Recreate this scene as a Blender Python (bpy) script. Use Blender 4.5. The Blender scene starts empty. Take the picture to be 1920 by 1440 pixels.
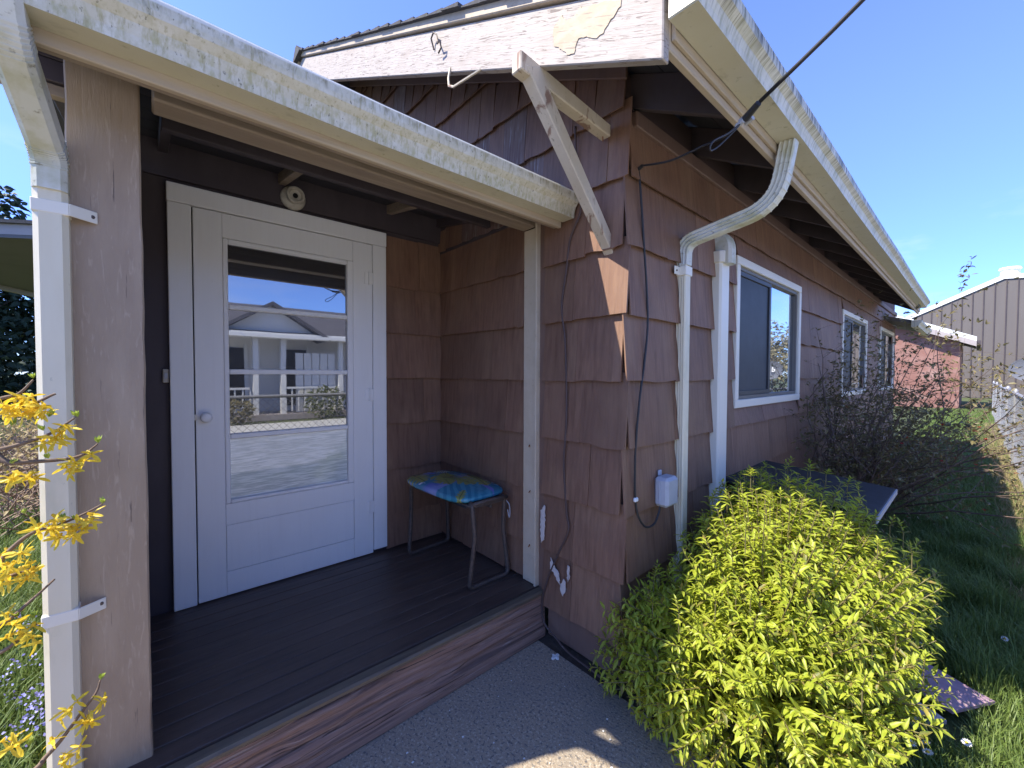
import bpy, bmesh, math, random
from mathutils import Vector, Matrix, Euler, noise as mnoise
import numpy as np
random.seed(7)
R = math.radians
S = bpy.context.scene
COL = S.collection

# ------------------------------------------------------------------ camera
YAW, PITCH, ROLL = R(48.5), R(1.49), 0.0035
fw = Vector((-math.sin(YAW), math.cos(YAW), 0)); up0 = Vector((0, 0, 1)); rt0 = Vector((math.cos(YAW), math.sin(YAW), 0))
F = fw*math.cos(PITCH) - up0*math.sin(PITCH); U0 = up0*math.cos(PITCH) + fw*math.sin(PITCH)
RT = rt0*math.cos(ROLL) + U0*math.sin(ROLL); UP = U0*math.cos(ROLL) - rt0*math.sin(ROLL)
CAM = Vector((1.08, -1.649, 1.467))
cd = bpy.data.cameras.new('camera'); co = bpy.data.objects.new('camera', cd); COL.objects.link(co)
cd.sensor_width = 36; cd.lens = 36*770/1920; cd.clip_start = 0.02; cd.clip_end = 2000
m3 = Matrix((RT, UP, -F)).transposed()
co.matrix_world = Matrix.Translation(CAM) @ m3.to_4x4()
S.camera = co

# ------------------------------------------------------------------ light
LD = Vector((.31, .72, -1.0)).normalized()         # direction the sunlight travels
w = bpy.data.worlds.new('World'); S.world = w; w.use_nodes = True
wn = w.node_tree; wn.nodes.clear()
out = wn.nodes.new('ShaderNodeOutputWorld'); bg = wn.nodes.new('ShaderNodeBackground'); sky = wn.nodes.new('ShaderNodeTexSky')
sky.sky_type = 'NISHITA'; sky.sun_disc = False
sky.sun_elevation = math.asin(-LD.z); sky.sun_rotation = math.atan2(-LD.x, -LD.y)
sky.altitude = 1200; sky.air_density = 1.0; sky.dust_density = 0.0; sky.ozone_density = 2.6
bg.inputs['Strength'].default_value = 0.15
# thin clouds low over the horizon
tc = wn.nodes.new('ShaderNodeTexCoord'); sep = wn.nodes.new('ShaderNodeSeparateXYZ')
wn.links.new(tc.outputs['Generated'], sep.inputs[0])
nz = wn.nodes.new('ShaderNodeTexNoise'); nz.inputs['Scale'].default_value = 3.2; nz.inputs['Detail'].default_value = 7; nz.inputs['Roughness'].default_value = .6
mp = wn.nodes.new('ShaderNodeMapping'); mp.inputs['Scale'].default_value = (1, 1, 3.0); mp.inputs['Location'].default_value = (0.6, 0.2, 0)
wn.links.new(tc.outputs['Generated'], mp.inputs[0]); wn.links.new(mp.outputs[0], nz.inputs[0])
cr = wn.nodes.new('ShaderNodeMapRange'); cr.inputs[1].default_value = .50; cr.inputs[2].default_value = .66
wn.links.new(nz.outputs['Fac'], cr.inputs[0])
el = wn.nodes.new('ShaderNodeMapRange'); el.inputs[1].default_value = .36; el.inputs[2].default_value = .14
wn.links.new(sep.outputs['Z'], el.inputs[0])
mu = wn.nodes.new('ShaderNodeMath'); mu.operation = 'MULTIPLY'; wn.links.new(cr.outputs[0], mu.inputs[0]); wn.links.new(el.outputs[0], mu.inputs[1])
mu2 = wn.nodes.new('ShaderNodeMath'); mu2.operation = 'MULTIPLY'; mu2.inputs[1].default_value = .85; wn.links.new(mu.outputs[0], mu2.inputs[0])
wx = wn.nodes.new('ShaderNodeMapRange'); wx.inputs[1].default_value = .1; wx.inputs[2].default_value = -.75; wx.inputs[3].default_value = .22; wn.links.new(sep.outputs['X'], wx.inputs[0])   # the clouds lie to the west
mu3 = wn.nodes.new('ShaderNodeMath'); mu3.operation = 'MULTIPLY'; wn.links.new(mu2.outputs[0], mu3.inputs[0]); wn.links.new(wx.outputs[0], mu3.inputs[1])
tint = wn.nodes.new('ShaderNodeMix'); tint.data_type = 'RGBA'; tint.blend_type = 'MULTIPLY'; tint.inputs['Factor'].default_value = 1; tint.inputs['B'].default_value = (.76, .76, .90, 1)
wn.links.new(sky.outputs[0], tint.inputs['A'])
hz = wn.nodes.new('ShaderNodeMapRange'); hz.interpolation_type = 'SMOOTHSTEP'; hz.inputs[1].default_value = -.05; hz.inputs[2].default_value = .55
wn.links.new(sep.outputs['Z'], hz.inputs[0])
tcol = wn.nodes.new('ShaderNodeMix'); tcol.data_type = 'RGBA'; tcol.inputs['A'].default_value = (.20, .31, .62, 1); tcol.inputs['B'].default_value = (.53, .54, .76, 1)
wn.links.new(hz.outputs[0], tcol.inputs['Factor']); wn.links.new(tcol.outputs['Result'], tint.inputs['B'])
mx = wn.nodes.new('ShaderNodeMix'); mx.data_type = 'RGBA'; mx.inputs['B'].default_value = (2.5, 2.6, 2.8, 1)
wn.links.new(mu3.outputs[0], mx.inputs['Factor']); wn.links.new(tint.outputs['Result'], mx.inputs['A'])
wn.links.new(mx.outputs['Result'], bg.inputs['Color']); wn.links.new(bg.outputs[0], out.inputs[0])
sl = bpy.data.lights.new('sun', 'SUN'); sl.energy = 2.6; sl.angle = R(.53); sl.color = (1, .94, .82)
so = bpy.data.objects.new('sun', sl); COL.objects.link(so); so.rotation_euler = LD.to_track_quat('-Z', 'Y').to_euler()
so.location = (-3, -6, 9)
S.view_settings.view_transform = 'Standard'; S.view_settings.look = 'None'; S.view_settings.gamma = 1
S.view_settings.use_curve_mapping = False; S.view_settings.exposure = 2.0
S.render.engine = 'CYCLES'
S.cycles.max_bounces = 10; S.cycles.diffuse_bounces = 5; S.cycles.glossy_bounces = 4; S.cycles.transparent_max_bounces = 8

# ------------------------------------------------------------------ objects and parenting
WM = {}
def place(o, parent=None, wmat=None):
    COL.objects.link(o)
    wmat = wmat or Matrix.Identity(4)
    if parent is not None:
        o.parent = parent; o.matrix_parent_inverse = WM[parent.name].inverted()
    o.matrix_basis = wmat
    WM[o.name] = wmat
    return o
def tag(o, label=None, cat=None, group=None, kind=None):
    if label: o['label'] = label
    if cat: o['category'] = cat
    if group: o['group'] = group
    if kind: o['kind'] = kind
    return o
def thing(name, label, cat, loc=(0, 0, 0), group=None):
    o = bpy.data.objects.new(name, None); o.empty_display_size = .1
    place(o, None, Matrix.Translation(loc)); return tag(o, label, cat, group)
def mobj(name, me, parent=None, wmat=None, label=None):
    o = bpy.data.objects.new(name, me); place(o, parent, wmat)
    if label: o['label'] = label
    return o

class MB:
    def __init__(s): s.v = []; s.f = []
    def add(s, vs, fs):
        b = len(s.v); s.v += [tuple(v) for v in vs]; s.f += [tuple(i+b for i in f) for f in fs]; return s
    def hexa(s, p):   # 8 points: bottom 4 ccw, top 4 ccw
        return s.add(p, [(3, 2, 1, 0), (4, 5, 6, 7), (0, 1, 5, 4), (1, 2, 6, 5), (2, 3, 7, 6), (3, 0, 4, 7)])
    def box(s, x0, x1, y0, y1, z0, z1):
        return s.hexa([(x0, y0, z0), (x1, y0, z0), (x1, y1, z0), (x0, y1, z0), (x0, y0, z1), (x1, y0, z1), (x1, y1, z1), (x0, y1, z1)])
    def prism(s, poly, a, axis, a0, a1):   # polygon of 2d points swept along an axis
        def mk(p, q):
            return {'x': (q, p[0], p[1]), 'y': (p[0], q, p[1]), 'z': (p[0], p[1], q)}[axis]
        n = len(poly); vs = [mk(p, a0) for p in poly] + [mk(p, a1) for p in poly]
        fs = [tuple(range(n))[::-1], tuple(range(n, 2*n))] + [(i, (i+1) % n, n+(i+1) % n, n+i) for i in range(n)]
        return s.add(vs, fs)
    def tube(s, path, r, n=8, cap=True):
        path = [Vector(p) for p in path]; k = len(path)
        rad = r if isinstance(r, (list, tuple)) else [r]*k
        d0 = (path[1]-path[0]).normalized()
        ref = Vector((0, 0, 1)) if abs(d0.z) < .9 else Vector((1, 0, 0))
        e = d0.cross(ref).normalized(); vs = []
        for i, p in enumerate(path):
            if i == 0: d = path[1]-path[0]
            elif i == k-1: d = path[-1]-path[-2]
            else: d = (path[i+1]-path[i]).normalized()+(path[i]-path[i-1]).normalized()
            d.normalize(); e = (e-d*e.dot(d)).normalized(); g = d.cross(e)
            for j in range(n):
                a = 2*math.pi*j/n; vs.append(p+(e*math.cos(a)+g*math.sin(a))*rad[i])
        fs = [(i*n+j, i*n+(j+1) % n, (i+1)*n+(j+1) % n, (i+1)*n+j) for i in range(k-1) for j in range(n)]
        if cap: fs += [tuple(range(n))[::-1], tuple(range((k-1)*n, k*n))]
        return s.add(vs, fs)
    def sweep(s, path, prof, side):   # closed 2d profile (u along side, v) swept on a path, side fixed
        path = [Vector(p) for p in path]; k = len(path); n = len(prof); vs = []
        side = Vector(side).normalized()
        for i, p in enumerate(path):
            if i == 0: d = path[1]-path[0]
            elif i == k-1: d = path[-1]-path[-2]
            else: d = (path[i+1]-path[i]).normalized()+(path[i]-path[i-1]).normalized()
            d.normalize(); g = d.cross(side).normalized()
            for (u, v) in prof: vs.append(p+side*u+g*v)
        fs = [(i*n+j, i*n+(j+1) % n, (i+1)*n+(j+1) % n, (i+1)*n+j) for i in range(k-1) for j in range(n)]
        fs += [tuple(range(n))[::-1], tuple(range((k-1)*n, k*n))]
        return s.add(vs, fs)
    def lathe(s, prof, c, ax='z', n=20):   # prof: (radius, height)
        vs = []
        for (r, h) in prof:
            for j in range(n):
                a = 2*math.pi*j/n; x, y = r*math.cos(a), r*math.sin(a)
                p = {'z': (x, y, h), 'x': (h, x, y), 'y': (x, h, y)}[ax]
                vs.append((p[0]+c[0], p[1]+c[1], p[2]+c[2]))
        k = len(prof)
        fs = [(i*n+j, i*n+(j+1) % n, (i+1)*n+(j+1) % n, (i+1)*n+j) for i in range(k-1) for j in range(n)]
        fs += [tuple(range(n))[::-1], tuple(range((k-1)*n, k*n))]
        return s.add(vs, fs)
    def mesh(s, name, mat=None, bevel=0, smooth=False):
        me = bpy.data.meshes.new(name); me.from_pydata(s.v, [], s.f); me.validate()
        bm = bmesh.new(); bm.from_mesh(me)
        bmesh.ops.recalc_face_normals(bm, faces=bm.faces)
        if bevel: bmesh.ops.bevel(bm, geom=[e for e in bm.edges if len(e.link_faces) == 2 and e.calc_face_angle(0) > .5], offset=bevel, segments=1, affect='EDGES', clamp_overlap=True)
        bm.to_mesh(me); bm.free()
        if smooth:
            for p in me.polygons: p.use_smooth = True
            if smooth != 'all':
                me.set_sharp_from_angle(angle=R(40))
        if mat: me.materials.append(mat)
        return me
    def build(s, name, mat, parent=None, bevel=0, smooth=False, label=None):
        return mobj(name, s.mesh(name, mat, bevel, smooth), parent, None, label)

def fastmesh(name, V, Fl, mat, nper):   # numpy vertices, flat face list, nper verts each
    me = bpy.data.meshes.new(name); nf = len(Fl)//nper
    me.vertices.add(len(V)); me.vertices.foreach_set('co', np.asarray(V, np.float32).ravel())
    me.loops.add(len(Fl)); me.loops.foreach_set('vertex_index', np.asarray(Fl, np.int32))
    me.polygons.add(nf); me.polygons.foreach_set('loop_start', np.arange(0, len(Fl), nper, dtype=np.int32))
    me.update(); me.validate()
    if mat: me.materials.append(mat)
    return me

# ------------------------------------------------------------------ materials
def mat(name, base, layers=(), rough=.6, bump=None, var=0., spec=.4, rot=None, trans=0, metal=0, huevar=0):
    """base colour + layers (colour, noise scale xyz, lo, hi, amount[, extra]) in world space."""
    m = bpy.data.materials.new(name); m.use_nodes = True; nt = m.node_tree; N = nt.nodes; Lk = nt.links
    bs = N['Principled BSDF']; bs.inputs['Roughness'].default_value = rough; bs.inputs['Specular IOR Level'].default_value = spec
    bs.inputs['Metallic'].default_value = metal
    geo = N.new('ShaderNodeNewGeometry'); oi = N.new('ShaderNodeObjectInfo')
    vm = N.new('ShaderNodeVectorMath'); vm.operation = 'MULTIPLY_ADD'
    cmb = N.new('ShaderNodeCombineXYZ')
    for i in range(3): Lk.new(oi.outputs['Random'], cmb.inputs[i])
    vm.inputs[1].default_value = (17.3, 9.1, 23.7) if var else (0, 0, 0)
    Lk.new(cmb.outputs[0], vm.inputs[0]); Lk.new(geo.outputs['Position'], vm.inputs[2])
    vec = vm.outputs[0]
    if rot:
        r_ = N.new('ShaderNodeMapping'); r_.inputs['Rotation'].default_value = rot; Lk.new(vec, r_.inputs[0]); vec = r_.outputs[0]
    def nz_(scale, detail=6, rg=.6, dist=0):
        mpn = N.new('ShaderNodeMapping'); mpn.inputs['Scale'].default_value = scale; Lk.new(vec, mpn.inputs[0])
        n = N.new('ShaderNodeTexNoise'); n.inputs['Scale'].default_value = 1; n.inputs['Detail'].default_value = detail
        n.inputs['Roughness'].default_value = rg; n.inputs['Distortion'].default_value = dist
        Lk.new(mpn.outputs[0], n.inputs[0]); return n.outputs['Fac']
    rgb = N.new('ShaderNodeRGB'); rgb.outputs[0].default_value = (*base, 1); colr = rgb.outputs[0]
    for la in layers:
        c, sc, lo, hi, am = la[:5]; ex = la[5] if len(la) > 5 else {}
        f = nz_(sc, ex.get('detail', 6), ex.get('rough', .6), ex.get('dist', 0))
        mr = N.new('ShaderNodeMapRange'); mr.inputs[1].default_value = lo; mr.inputs[2].default_value = hi; mr.inputs[4].default_value = am
        Lk.new(f, mr.inputs[0]); fac = mr.outputs[0]
        for key in ('mask', 'mask2'):
            if key in ex:                           # (axis, a, b): 0 at a, 1 at b along a world axis
                ax, a, b = ex[key]
                sx = N.new('ShaderNodeSeparateXYZ'); Lk.new(geo.outputs['Position'], sx.inputs[0])
                m2 = N.new('ShaderNodeMapRange'); m2.inputs[1].default_value = a; m2.inputs[2].default_value = b
                Lk.new(sx.outputs['XYZ'.index(ax)], m2.inputs[0])
                mm = N.new('ShaderNodeMath'); mm.operation = 'MULTIPLY'; Lk.new(fac, mm.inputs[0]); Lk.new(m2.outputs[0], mm.inputs[1]); fac = mm.outputs[0]
        mixn = N.new('ShaderNodeMix'); mixn.data_type = 'RGBA'; mixn.inputs['B'].default_value = (*c, 1)
        Lk.new(fac, mixn.inputs['Factor']); Lk.new(colr, mixn.inputs['A']); colr = mixn.outputs['Result']
    if var or huevar:
        hs = N.new('ShaderNodeHueSaturation'); mr = N.new('ShaderNodeMapRange'); mr.inputs[3].default_value = 1-var; mr.inputs[4].default_value = 1+var
        Lk.new(oi.outputs['Random'], mr.inputs[0]); Lk.new(mr.outputs[0], hs.inputs['Value'])
        Lk.new(colr, hs.inputs['Color']); colr = hs.outputs[0]
    Lk.new(colr, bs.inputs['Base Color'])
    if bump:
        prev = None
        for (sc, st, ds) in (bump if isinstance(bump[0], (list, tuple)) and len(bump[0]) == 3 and isinstance(bump[0][0], (list, tuple)) else [bump]):
            b = N.new('ShaderNodeBump'); b.inputs['Strength'].default_value = st; b.inputs['Distance'].default_value = ds
            Lk.new(nz_(sc, 5, .65), b.inputs['Height'])
            if prev: Lk.new(prev, b.inputs['Normal'])
            prev = b.outputs[0]
        Lk.new(prev, bs.inputs['Normal'])
    if trans:
        tr = N.new('ShaderNodeBsdfTranslucent'); ms = N.new('ShaderNodeMixShader'); ms.inputs[0].default_value = trans
        Lk.new(colr, tr.inputs[0]); Lk.new(bs.outputs[0], ms.inputs[1]); Lk.new(tr.outputs[0], ms.inputs[2])
        Lk.new(ms.outputs[0], N['Material Output'].inputs[0])
    return m

def leafmat(name, c1, c2, trans=.35, rough=.4, tip=None):
    """leaf colour varied by position noise and a per-face random attribute"""
    m = bpy.data.materials.new(name); m.use_nodes = True; nt = m.node_tree; N = nt.nodes; Lk = nt.links
    bs = N['Principled BSDF']; bs.inputs['Roughness'].default_value = rough; bs.inputs['Specular IOR Level'].default_value = .35
    geo = N.new('ShaderNodeNewGeometry'); n = N.new('ShaderNodeTexNoise'); n.inputs['Scale'].default_value = 60; n.inputs['Detail'].default_value = 2
    Lk.new(geo.outputs['Position'], n.inputs[0])
    mr = N.new('ShaderNodeMapRange'); mr.inputs[1].default_value = .3; mr.inputs[2].default_value = .7
    Lk.new(n.outputs['Fac'], mr.inputs[0])
    mi = N.new('ShaderNodeMix'); mi.data_type = 'RGBA'; mi.inputs['A'].default_value = (*c1, 1); mi.inputs['B'].default_value = (*c2, 1)
    Lk.new(mr.outputs[0], mi.inputs['Factor']); c = mi.outputs['Result']
    if tip:
        n2 = N.new('ShaderNodeTexNoise'); n2.inputs['Scale'].default_value = 23; Lk.new(geo.outputs['Position'], n2.inputs[0])
        mr2 = N.new('ShaderNodeMapRange'); mr2.inputs[1].default_value = .62; mr2.inputs[2].default_value = .72; mr2.inputs[4].default_value = .7; Lk.new(n2.outputs['Fac'], mr2.inputs[0])
        m2 = N.new('ShaderNodeMix'); m2.data_type = 'RGBA'; m2.inputs['B'].default_value = (*tip, 1)
        Lk.new(mr2.outputs[0], m2.inputs['Factor']); Lk.new(c, m2.inputs['A']); c = m2.outputs['Result']
    Lk.new(c, bs.inputs['Base Color'])
    tr = N.new('ShaderNodeBsdfTranslucent'); Lk.new(c, tr.inputs[0])
    ms = N.new('ShaderNodeMixShader'); ms.inputs[0].default_value = trans
    Lk.new(bs.outputs[0], ms.inputs[1]); Lk.new(tr.outputs[0], ms.inputs[2]); Lk.new(ms.outputs[0], N['Material Output'].inputs[0])
    return m

def glassmat(name, dark, refl, tint=(1, 1, 1), hatch=False):
    m = bpy.data.materials.new(name); m.use_nodes = True; nt = m.node_tree; N = nt.nodes; Lk = nt.links
    bs = N['Principled BSDF']; bs.inputs['Base Color'].default_value = (*dark, 1); bs.inputs['Roughness'].default_value = .35
    gl = N.new('ShaderNodeBsdfGlossy'); gl.inputs['Roughness'].default_value = .015; gl.inputs['Color'].default_value = (*tint, 1)
    n = N.new('ShaderNodeTexNoise'); n.inputs['Scale'].default_value = 4; b = N.new('ShaderNodeBump'); b.inputs['Strength'].default_value = .02; b.inputs['Distance'].default_value = .006
    geo = N.new('ShaderNodeNewGeometry'); Lk.new(geo.outputs['Position'], n.inputs[0]); Lk.new(n.outputs['Fac'], b.inputs['Height']); Lk.new(b.outputs[0], gl.inputs['Normal'])
    if hatch:      # pale mirrored ground and its diagonal hatching, painted into the pane colour
        mpp = N.new('ShaderNodeMapping'); mpp.inputs['Rotation'].default_value = (.75, 0, 0); mpp.inputs['Scale'].default_value = (1, 12, 170)
        n3 = N.new('ShaderNodeTexNoise'); n3.inputs['Scale'].default_value = 1; n3.inputs['Detail'].default_value = 5; Lk.new(geo.outputs['Position'], mpp.inputs[0]); Lk.new(mpp.outputs[0], n3.inputs[0])
        mr = N.new('ShaderNodeMapRange'); mr.inputs[1].default_value = .42; mr.inputs[2].default_value = .62; Lk.new(n3.outputs['Fac'], mr.inputs[0])
        mi = N.new('ShaderNodeMix'); mi.data_type = 'RGBA'; mi.inputs['A'].default_value = (dark[0]*.62, dark[1]*.66, dark[2]*.66, 1); mi.inputs['B'].default_value = (.85, .88, .86, 1)
        Lk.new(mr.outputs[0], mi.inputs['Factor']); Lk.new(mi.outputs['Result'], bs.inputs['Base Color'])
    fr = N.new('ShaderNodeFresnel'); fr.inputs['IOR'].default_value = 1.5
    ad = N.new('ShaderNodeMath'); ad.operation = 'ADD'; ad.use_clamp = True; ad.inputs[1].default_value = refl; Lk.new(fr.outputs[0], ad.inputs[0])
    ms = N.new('ShaderNodeMixShader'); Lk.new(ad.outputs[0], ms.inputs[0]); Lk.new(bs.outputs[0], ms.inputs[1]); Lk.new(gl.outputs[0], ms.inputs[2])
    Lk.new(ms.outputs[0], N['Material Output'].inputs[0]); return m

SID = (.188, .100, .064)
M = {}
M['siding'] = mat('siding_paint', SID, [((.255, .145, .088), (70, 70, 1.8), .45, .66, .5), ((.102, .050, .029), (46, 46, 1.2), .50, .68, .6),
    ((.28, .175, .108), (3.5, 3.5, 2.0), .46, .72, .45), ((.34, .21, .135), (6, 6, .9), .58, .74, .5), ((.13, .075, .055), (2.2, 2.2, 3), .5, .7, .4), ((.36, .27, .22), (150, 150, 30), .68, .76, .45)], rough=.58, bump=((90, 90, 3), .55, .005), var=.11)
M['siding_worn'] = mat('siding_worn', (.20, .135, .115), [((.12, .068, .055), (50, 50, 2.0), .42, .62, .8), ((.36, .33, .32), (70, 70, 2.4), .54, .70, .75),
    ((.15, .09, .076), (4, 4, 3), .45, .65, .7)], rough=.75, bump=((110, 110, 3), .6, .005), var=.15)
M['wallcore'] = mat('wall_core', (.085, .052, .046), rough=.8)
M['brown'] = mat('brown_paint', (.165, .100, .075), [((.22, .145, .11), (6, 6, 1.5), .45, .7, .5), ((.09, .06, .05), (30, 30, 3), .55, .75, .5)], rough=.6, bump=((40, 40, 3), .3, .004))
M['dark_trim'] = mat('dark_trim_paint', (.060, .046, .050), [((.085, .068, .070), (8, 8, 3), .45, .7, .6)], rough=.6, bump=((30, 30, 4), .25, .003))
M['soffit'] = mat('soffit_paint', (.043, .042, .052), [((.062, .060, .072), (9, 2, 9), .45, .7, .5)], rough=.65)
M['post'] = mat('post_paint', (.325, .240, .165), [((.40, .305, .215), (9, 9, 2.2), .42, .66, .7), ((.25, .175, .12), (5, 5, 1.6), .5, .68, .6),
    ((.50, .40, .30), (75, 75, 10), .57, .66, .4, {'dist': 1.0}), ((.10, .07, .055), (70, 70, 3.2), .655, .70, .9)], rough=.5, bump=[((25, 25, 3), .6, .008), ((120, 120, 8), .4, .003)])
M['cream'] = mat('cream_paint', (.52, .43, .31), [((.60, .52, .40), (12, 12, 12), .4, .7, .5), ((.30, .23, .16), (40, 40, 40), .62, .76, .5), ((.20, .15, .10), (6, 6, 6), .62, .78, .4)], rough=.55, bump=((60, 60, 60), .25, .002))
M['cream_worn'] = mat('cream_worn', (.50, .42, .31), [((.60, .52, .41), (14, 14, 6), .4, .7, .5), ((.20, .105, .070), (9, 9, 3.5), .57, .63, .85, {'dist': 1.2}), ((.14, .11, .09), (60, 60, 14), .62, .72, .7)], rough=.6, bump=((45, 45, 12), .5, .003))
M['fascia'] = mat('fascia_paint', (.42, .335, .235), [((.50, .42, .31), (20, 3, 20), .4, .7, .6), ((.28, .20, .13), (30, 2.5, 40), .55, .75, .55)], rough=.55, bump=((60, 4, 60), .35, .003))
M['beam'] = mat('beam_paint', (.26, .20, .145), [((.36, .29, .21), (40, 2.2, 60), .45, .7, .65), ((.15, .11, .085), (30, 1.6, 50), .52, .75, .6)], rough=.6, bump=((60, 3, 60), .4, .004))
a_s = math.atan(.5)
M['barge'] = mat('barge_paint', (.375, .325, .28), [((.43, .385, .345), (9, 9, 22), .4, .68, .6), ((.31, .245, .20), (5, 5, 9), .5, .7, .45), ((.13, .095, .08), (7, 30, 110), .57, .62, .85, {'dist': 1.6, 'detail': 8}),
    ((.30, .24, .21), (60, 60, 60), .66, .74, .5)], rough=.7, bump=[((6, 30, 90), .55, .004), ((80, 80, 80), .25, .002)], rot=(0, -a_s, 0))
M['flake'] = mat('old_paint', (.37, .285, .185), [((.42, .345, .25), (14, 14, 30), .42, .62, .8), ((.16, .12, .09), (7, 30, 110), .60, .64, .7), ((.45, .33, .22), (40, 40, 40), .6, .72, .5)], rough=.6, rot=(0, -a_s, 0))
M['chip'] = mat('bare_chip', (.55, .50, .46), [((.40, .34, .30), (40, 40, 40), .5, .7, .6)], rough=.8)
M['white'] = mat('white_door_paint', (.86, .85, .83), [((.80, .79, .77), (7, 7, 2.5), .45, .7, .4), ((.42, .39, .35), (90, 90, 40), .70, .78, .55), ((.72, .70, .67), (60, 60, 3), .5, .75, .2)], rough=.38, bump=((70, 70, 8), .08, .002))
M['gutter'] = mat('gutter_metal', (.56, .52, .40), [((.66, .64, .56), (16, 16, 16), .45, .65, .7), ((.44, .41, .27), (60, 60, 34), .50, .64, .6), ((.17, .14, .06), (38, 38, 14), .48, .64, .75, {'mask': ('Z', 2.325, 2.350), 'dist': .8, 'detail': 9}),
    ((.33, .30, .11), (60, 60, 24), .48, .66, .6, {'mask': ('Z', 2.318, 2.286), 'detail': 9}), ((.30, .26, .12), (90, 90, 10), .55, .66, .6), ((.09, .08, .05), (90, 90, 60), .62, .70, .8), ((.68, .67, .62), (5, 5, 5), .0, .1, .85, {'mask': ('Z', 2.355, 2.359)})], rough=.45, bump=((60, 60, 60), .15, .002))
M['gutter2'] = mat('gutter_metal_mildewed', (.57, .54, .43), [((.66, .65, .60), (5, 5, 5), .4, .7, .5), ((.30, .285, .16), (8, 8, 8), .46, .68, .5), ((.07, .06, .035), (3, 48, 5), .44, .58, .95, {'mask': ('Z', 2.535, 2.575), 'dist': .6}), ((.10, .09, .05), (3, 110, 9), .52, .62, .7, {'mask': ('Z', 2.50, 2.56)}),
    ((.26, .25, .13), (4, 40, 10), .50, .66, .7), ((.12, .11, .06), (30, 60, 30), .62, .72, .7, {'mask': ('Z', 2.53, 2.50)})], rough=.45, bump=((30, 30, 30), .1, .002))
M['gut_under'] = mat('gutter_underside', (.50, .46, .33), [((.56, .53, .42), (4, 4, 4), .4, .7, .6), ((.22, .21, .11), (35, 35, 35), .60, .72, .6), ((.15, .14, .09), (14, 6, 14), .60, .75, .5)], rough=.5)
M['down'] = mat('downspout_metal', (.68, .61, .45), [((.74, .69, .55), (8, 8, 2), .4, .7, .6), ((.42, .41, .27), (9, 9, 4), .52, .72, .5), ((.25, .24, .2), (60, 60, 30), .68, .76, .5)], rough=.4)
M['elbow'] = mat('elbow_metal', (.58, .575, .50), [((.68, .68, .64), (8, 8, 4), .4, .7, .5), ((.37, .35, .16), (9, 9, 9), .46, .66, .7), ((.14, .12, .07), (40, 40, 60), .60, .70, .7)], rough=.45)
M['vinyl'] = mat('white_vinyl', (.75, .705, .60), [((.60, .60, .57), (6, 6, 3), .5, .7, .4)], rough=.35)
M['deck'] = mat('deck_paint', (.080, .054, .043), [((.118, .082, .062), (25, 3, 25), .42, .7, .6), ((.020, .018, .020), (40, 4, 40), .5, .72, .6), ((.20, .18, .16), (160, 60, 160), .66, .71, .6), ((.13, .11, .095), (7, 1.6, 7), .60, .74, .45), ((.095, .075, .075), (40, 6, 40), .62, .74, .5)], rough=.42, bump=[((60, 4, 60), .35, .003), ((150, 150, 150), .1, .001)], var=.12)
M['nosing'] = mat('worn_nosing', (.115, .088, .060), [((.17, .135, .090), (30, 2.5, 30), .42, .65, .7), ((.030, .025, .026), (30, 4, 30), .5, .7, .6)], rough=.5, bump=((60, 5, 60), .4, .003))
M['stepbeam'] = mat('step_beam', (.245, .145, .108), [((.34, .225, .175), (30, 3, 60), .42, .66, .65), ((.095, .062, .055), (16, 1.1, 60), .50, .62, .8), ((.38, .30, .26), (60, 3, 130), .58, .68, .65), ((.035, .024, .02), (20, 1.3, 95), .585, .635, .95)], rough=.75, bump=[((40, 4, 80), .8, .010), ((120, 20, 160), .4, .003)])  # darkest layers paint crevice shade into the wood colour, along with the grain
M['soil'] = mat('soil', (.055, .042, .032), [((.10, .08, .06), (30, 30, 30), .45, .7, .7)], rough=.9, bump=((60, 60, 60), .6, .01))
M['concrete'] = mat('aggregate_concrete', (.33, .262, .185), [((.50, .43, .33), (95, 95, 95), .54, .62, .8, {'detail': 3}), ((.085, .085, .09), (80, 80, 80), .55, .63, .85, {'detail': 3}), ((.17, .165, .155), (2.2, 2.2, 2.2), .45, .7, .5), ((.47, .45, .42), (330, 330, 330), .64, .72, .6, {'detail': 1})], rough=.8, bump=[((90, 90, 90), .8, .008)])
M['drive'] = mat('driveway_concrete', (.50, .49, .46), [((.58, .57, .54), (1.5, 1.5, 1.5), .4, .7, .6), ((.36, .35, .33), (40, 40, 40), .5, .7, .5)], rough=.85)
M['lawn'] = mat('lawn_ground', (.065, .085, .028), [((.10, .115, .045), (5, 5, 5), .45, .7, .6), ((.13, .105, .055), (2, 2, 2), .55, .75, .5)], rough=.9, bump=((50, 50, 50), .6, .02))
M['grass'] = leafmat('grass_blades', (.105, .175, .034), (.215, .275, .075), .35, .45)
M['straw'] = leafmat('dry_grass_blades', (.30, .22, .10), (.42, .34, .17), .25, .6)
M['bushleaf'] = leafmat('shrub_leaves', (.33, .41, .034), (.52, .54, .070), .45, .38, tip=(.42, .30, .10))
M['oldleaf'] = leafmat('older_leaves', (.10, .17, .025), (.30, .21, .06), .35, .45)
M['twig'] = mat('twig_bark', (.16, .105, .065), [((.24, .17, .11), (60, 60, 20), .4, .7, .6)], rough=.8)
M['greentwig'] = mat('young_stem', (.17, .14, .055), rough=.7)
M['darktwig'] = mat('quince_bark', (.115, .078, .060), [((.20, .14, .11), (50, 50, 20), .45, .7, .6)], rough=.8)
M['quinceleaf'] = leafmat('quince_leaves', (.12, .105, .045), (.25, .205, .085), .3, .45, tip=(.26, .10, .055))
M['redflower'] = leafmat('quince_flowers', (.42, .02, .02), (.55, .05, .04), .3, .5)
M['yellow'] = leafmat('forsythia_petals', (.82, .56, .025), (.86, .68, .08), .4, .5)
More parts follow.
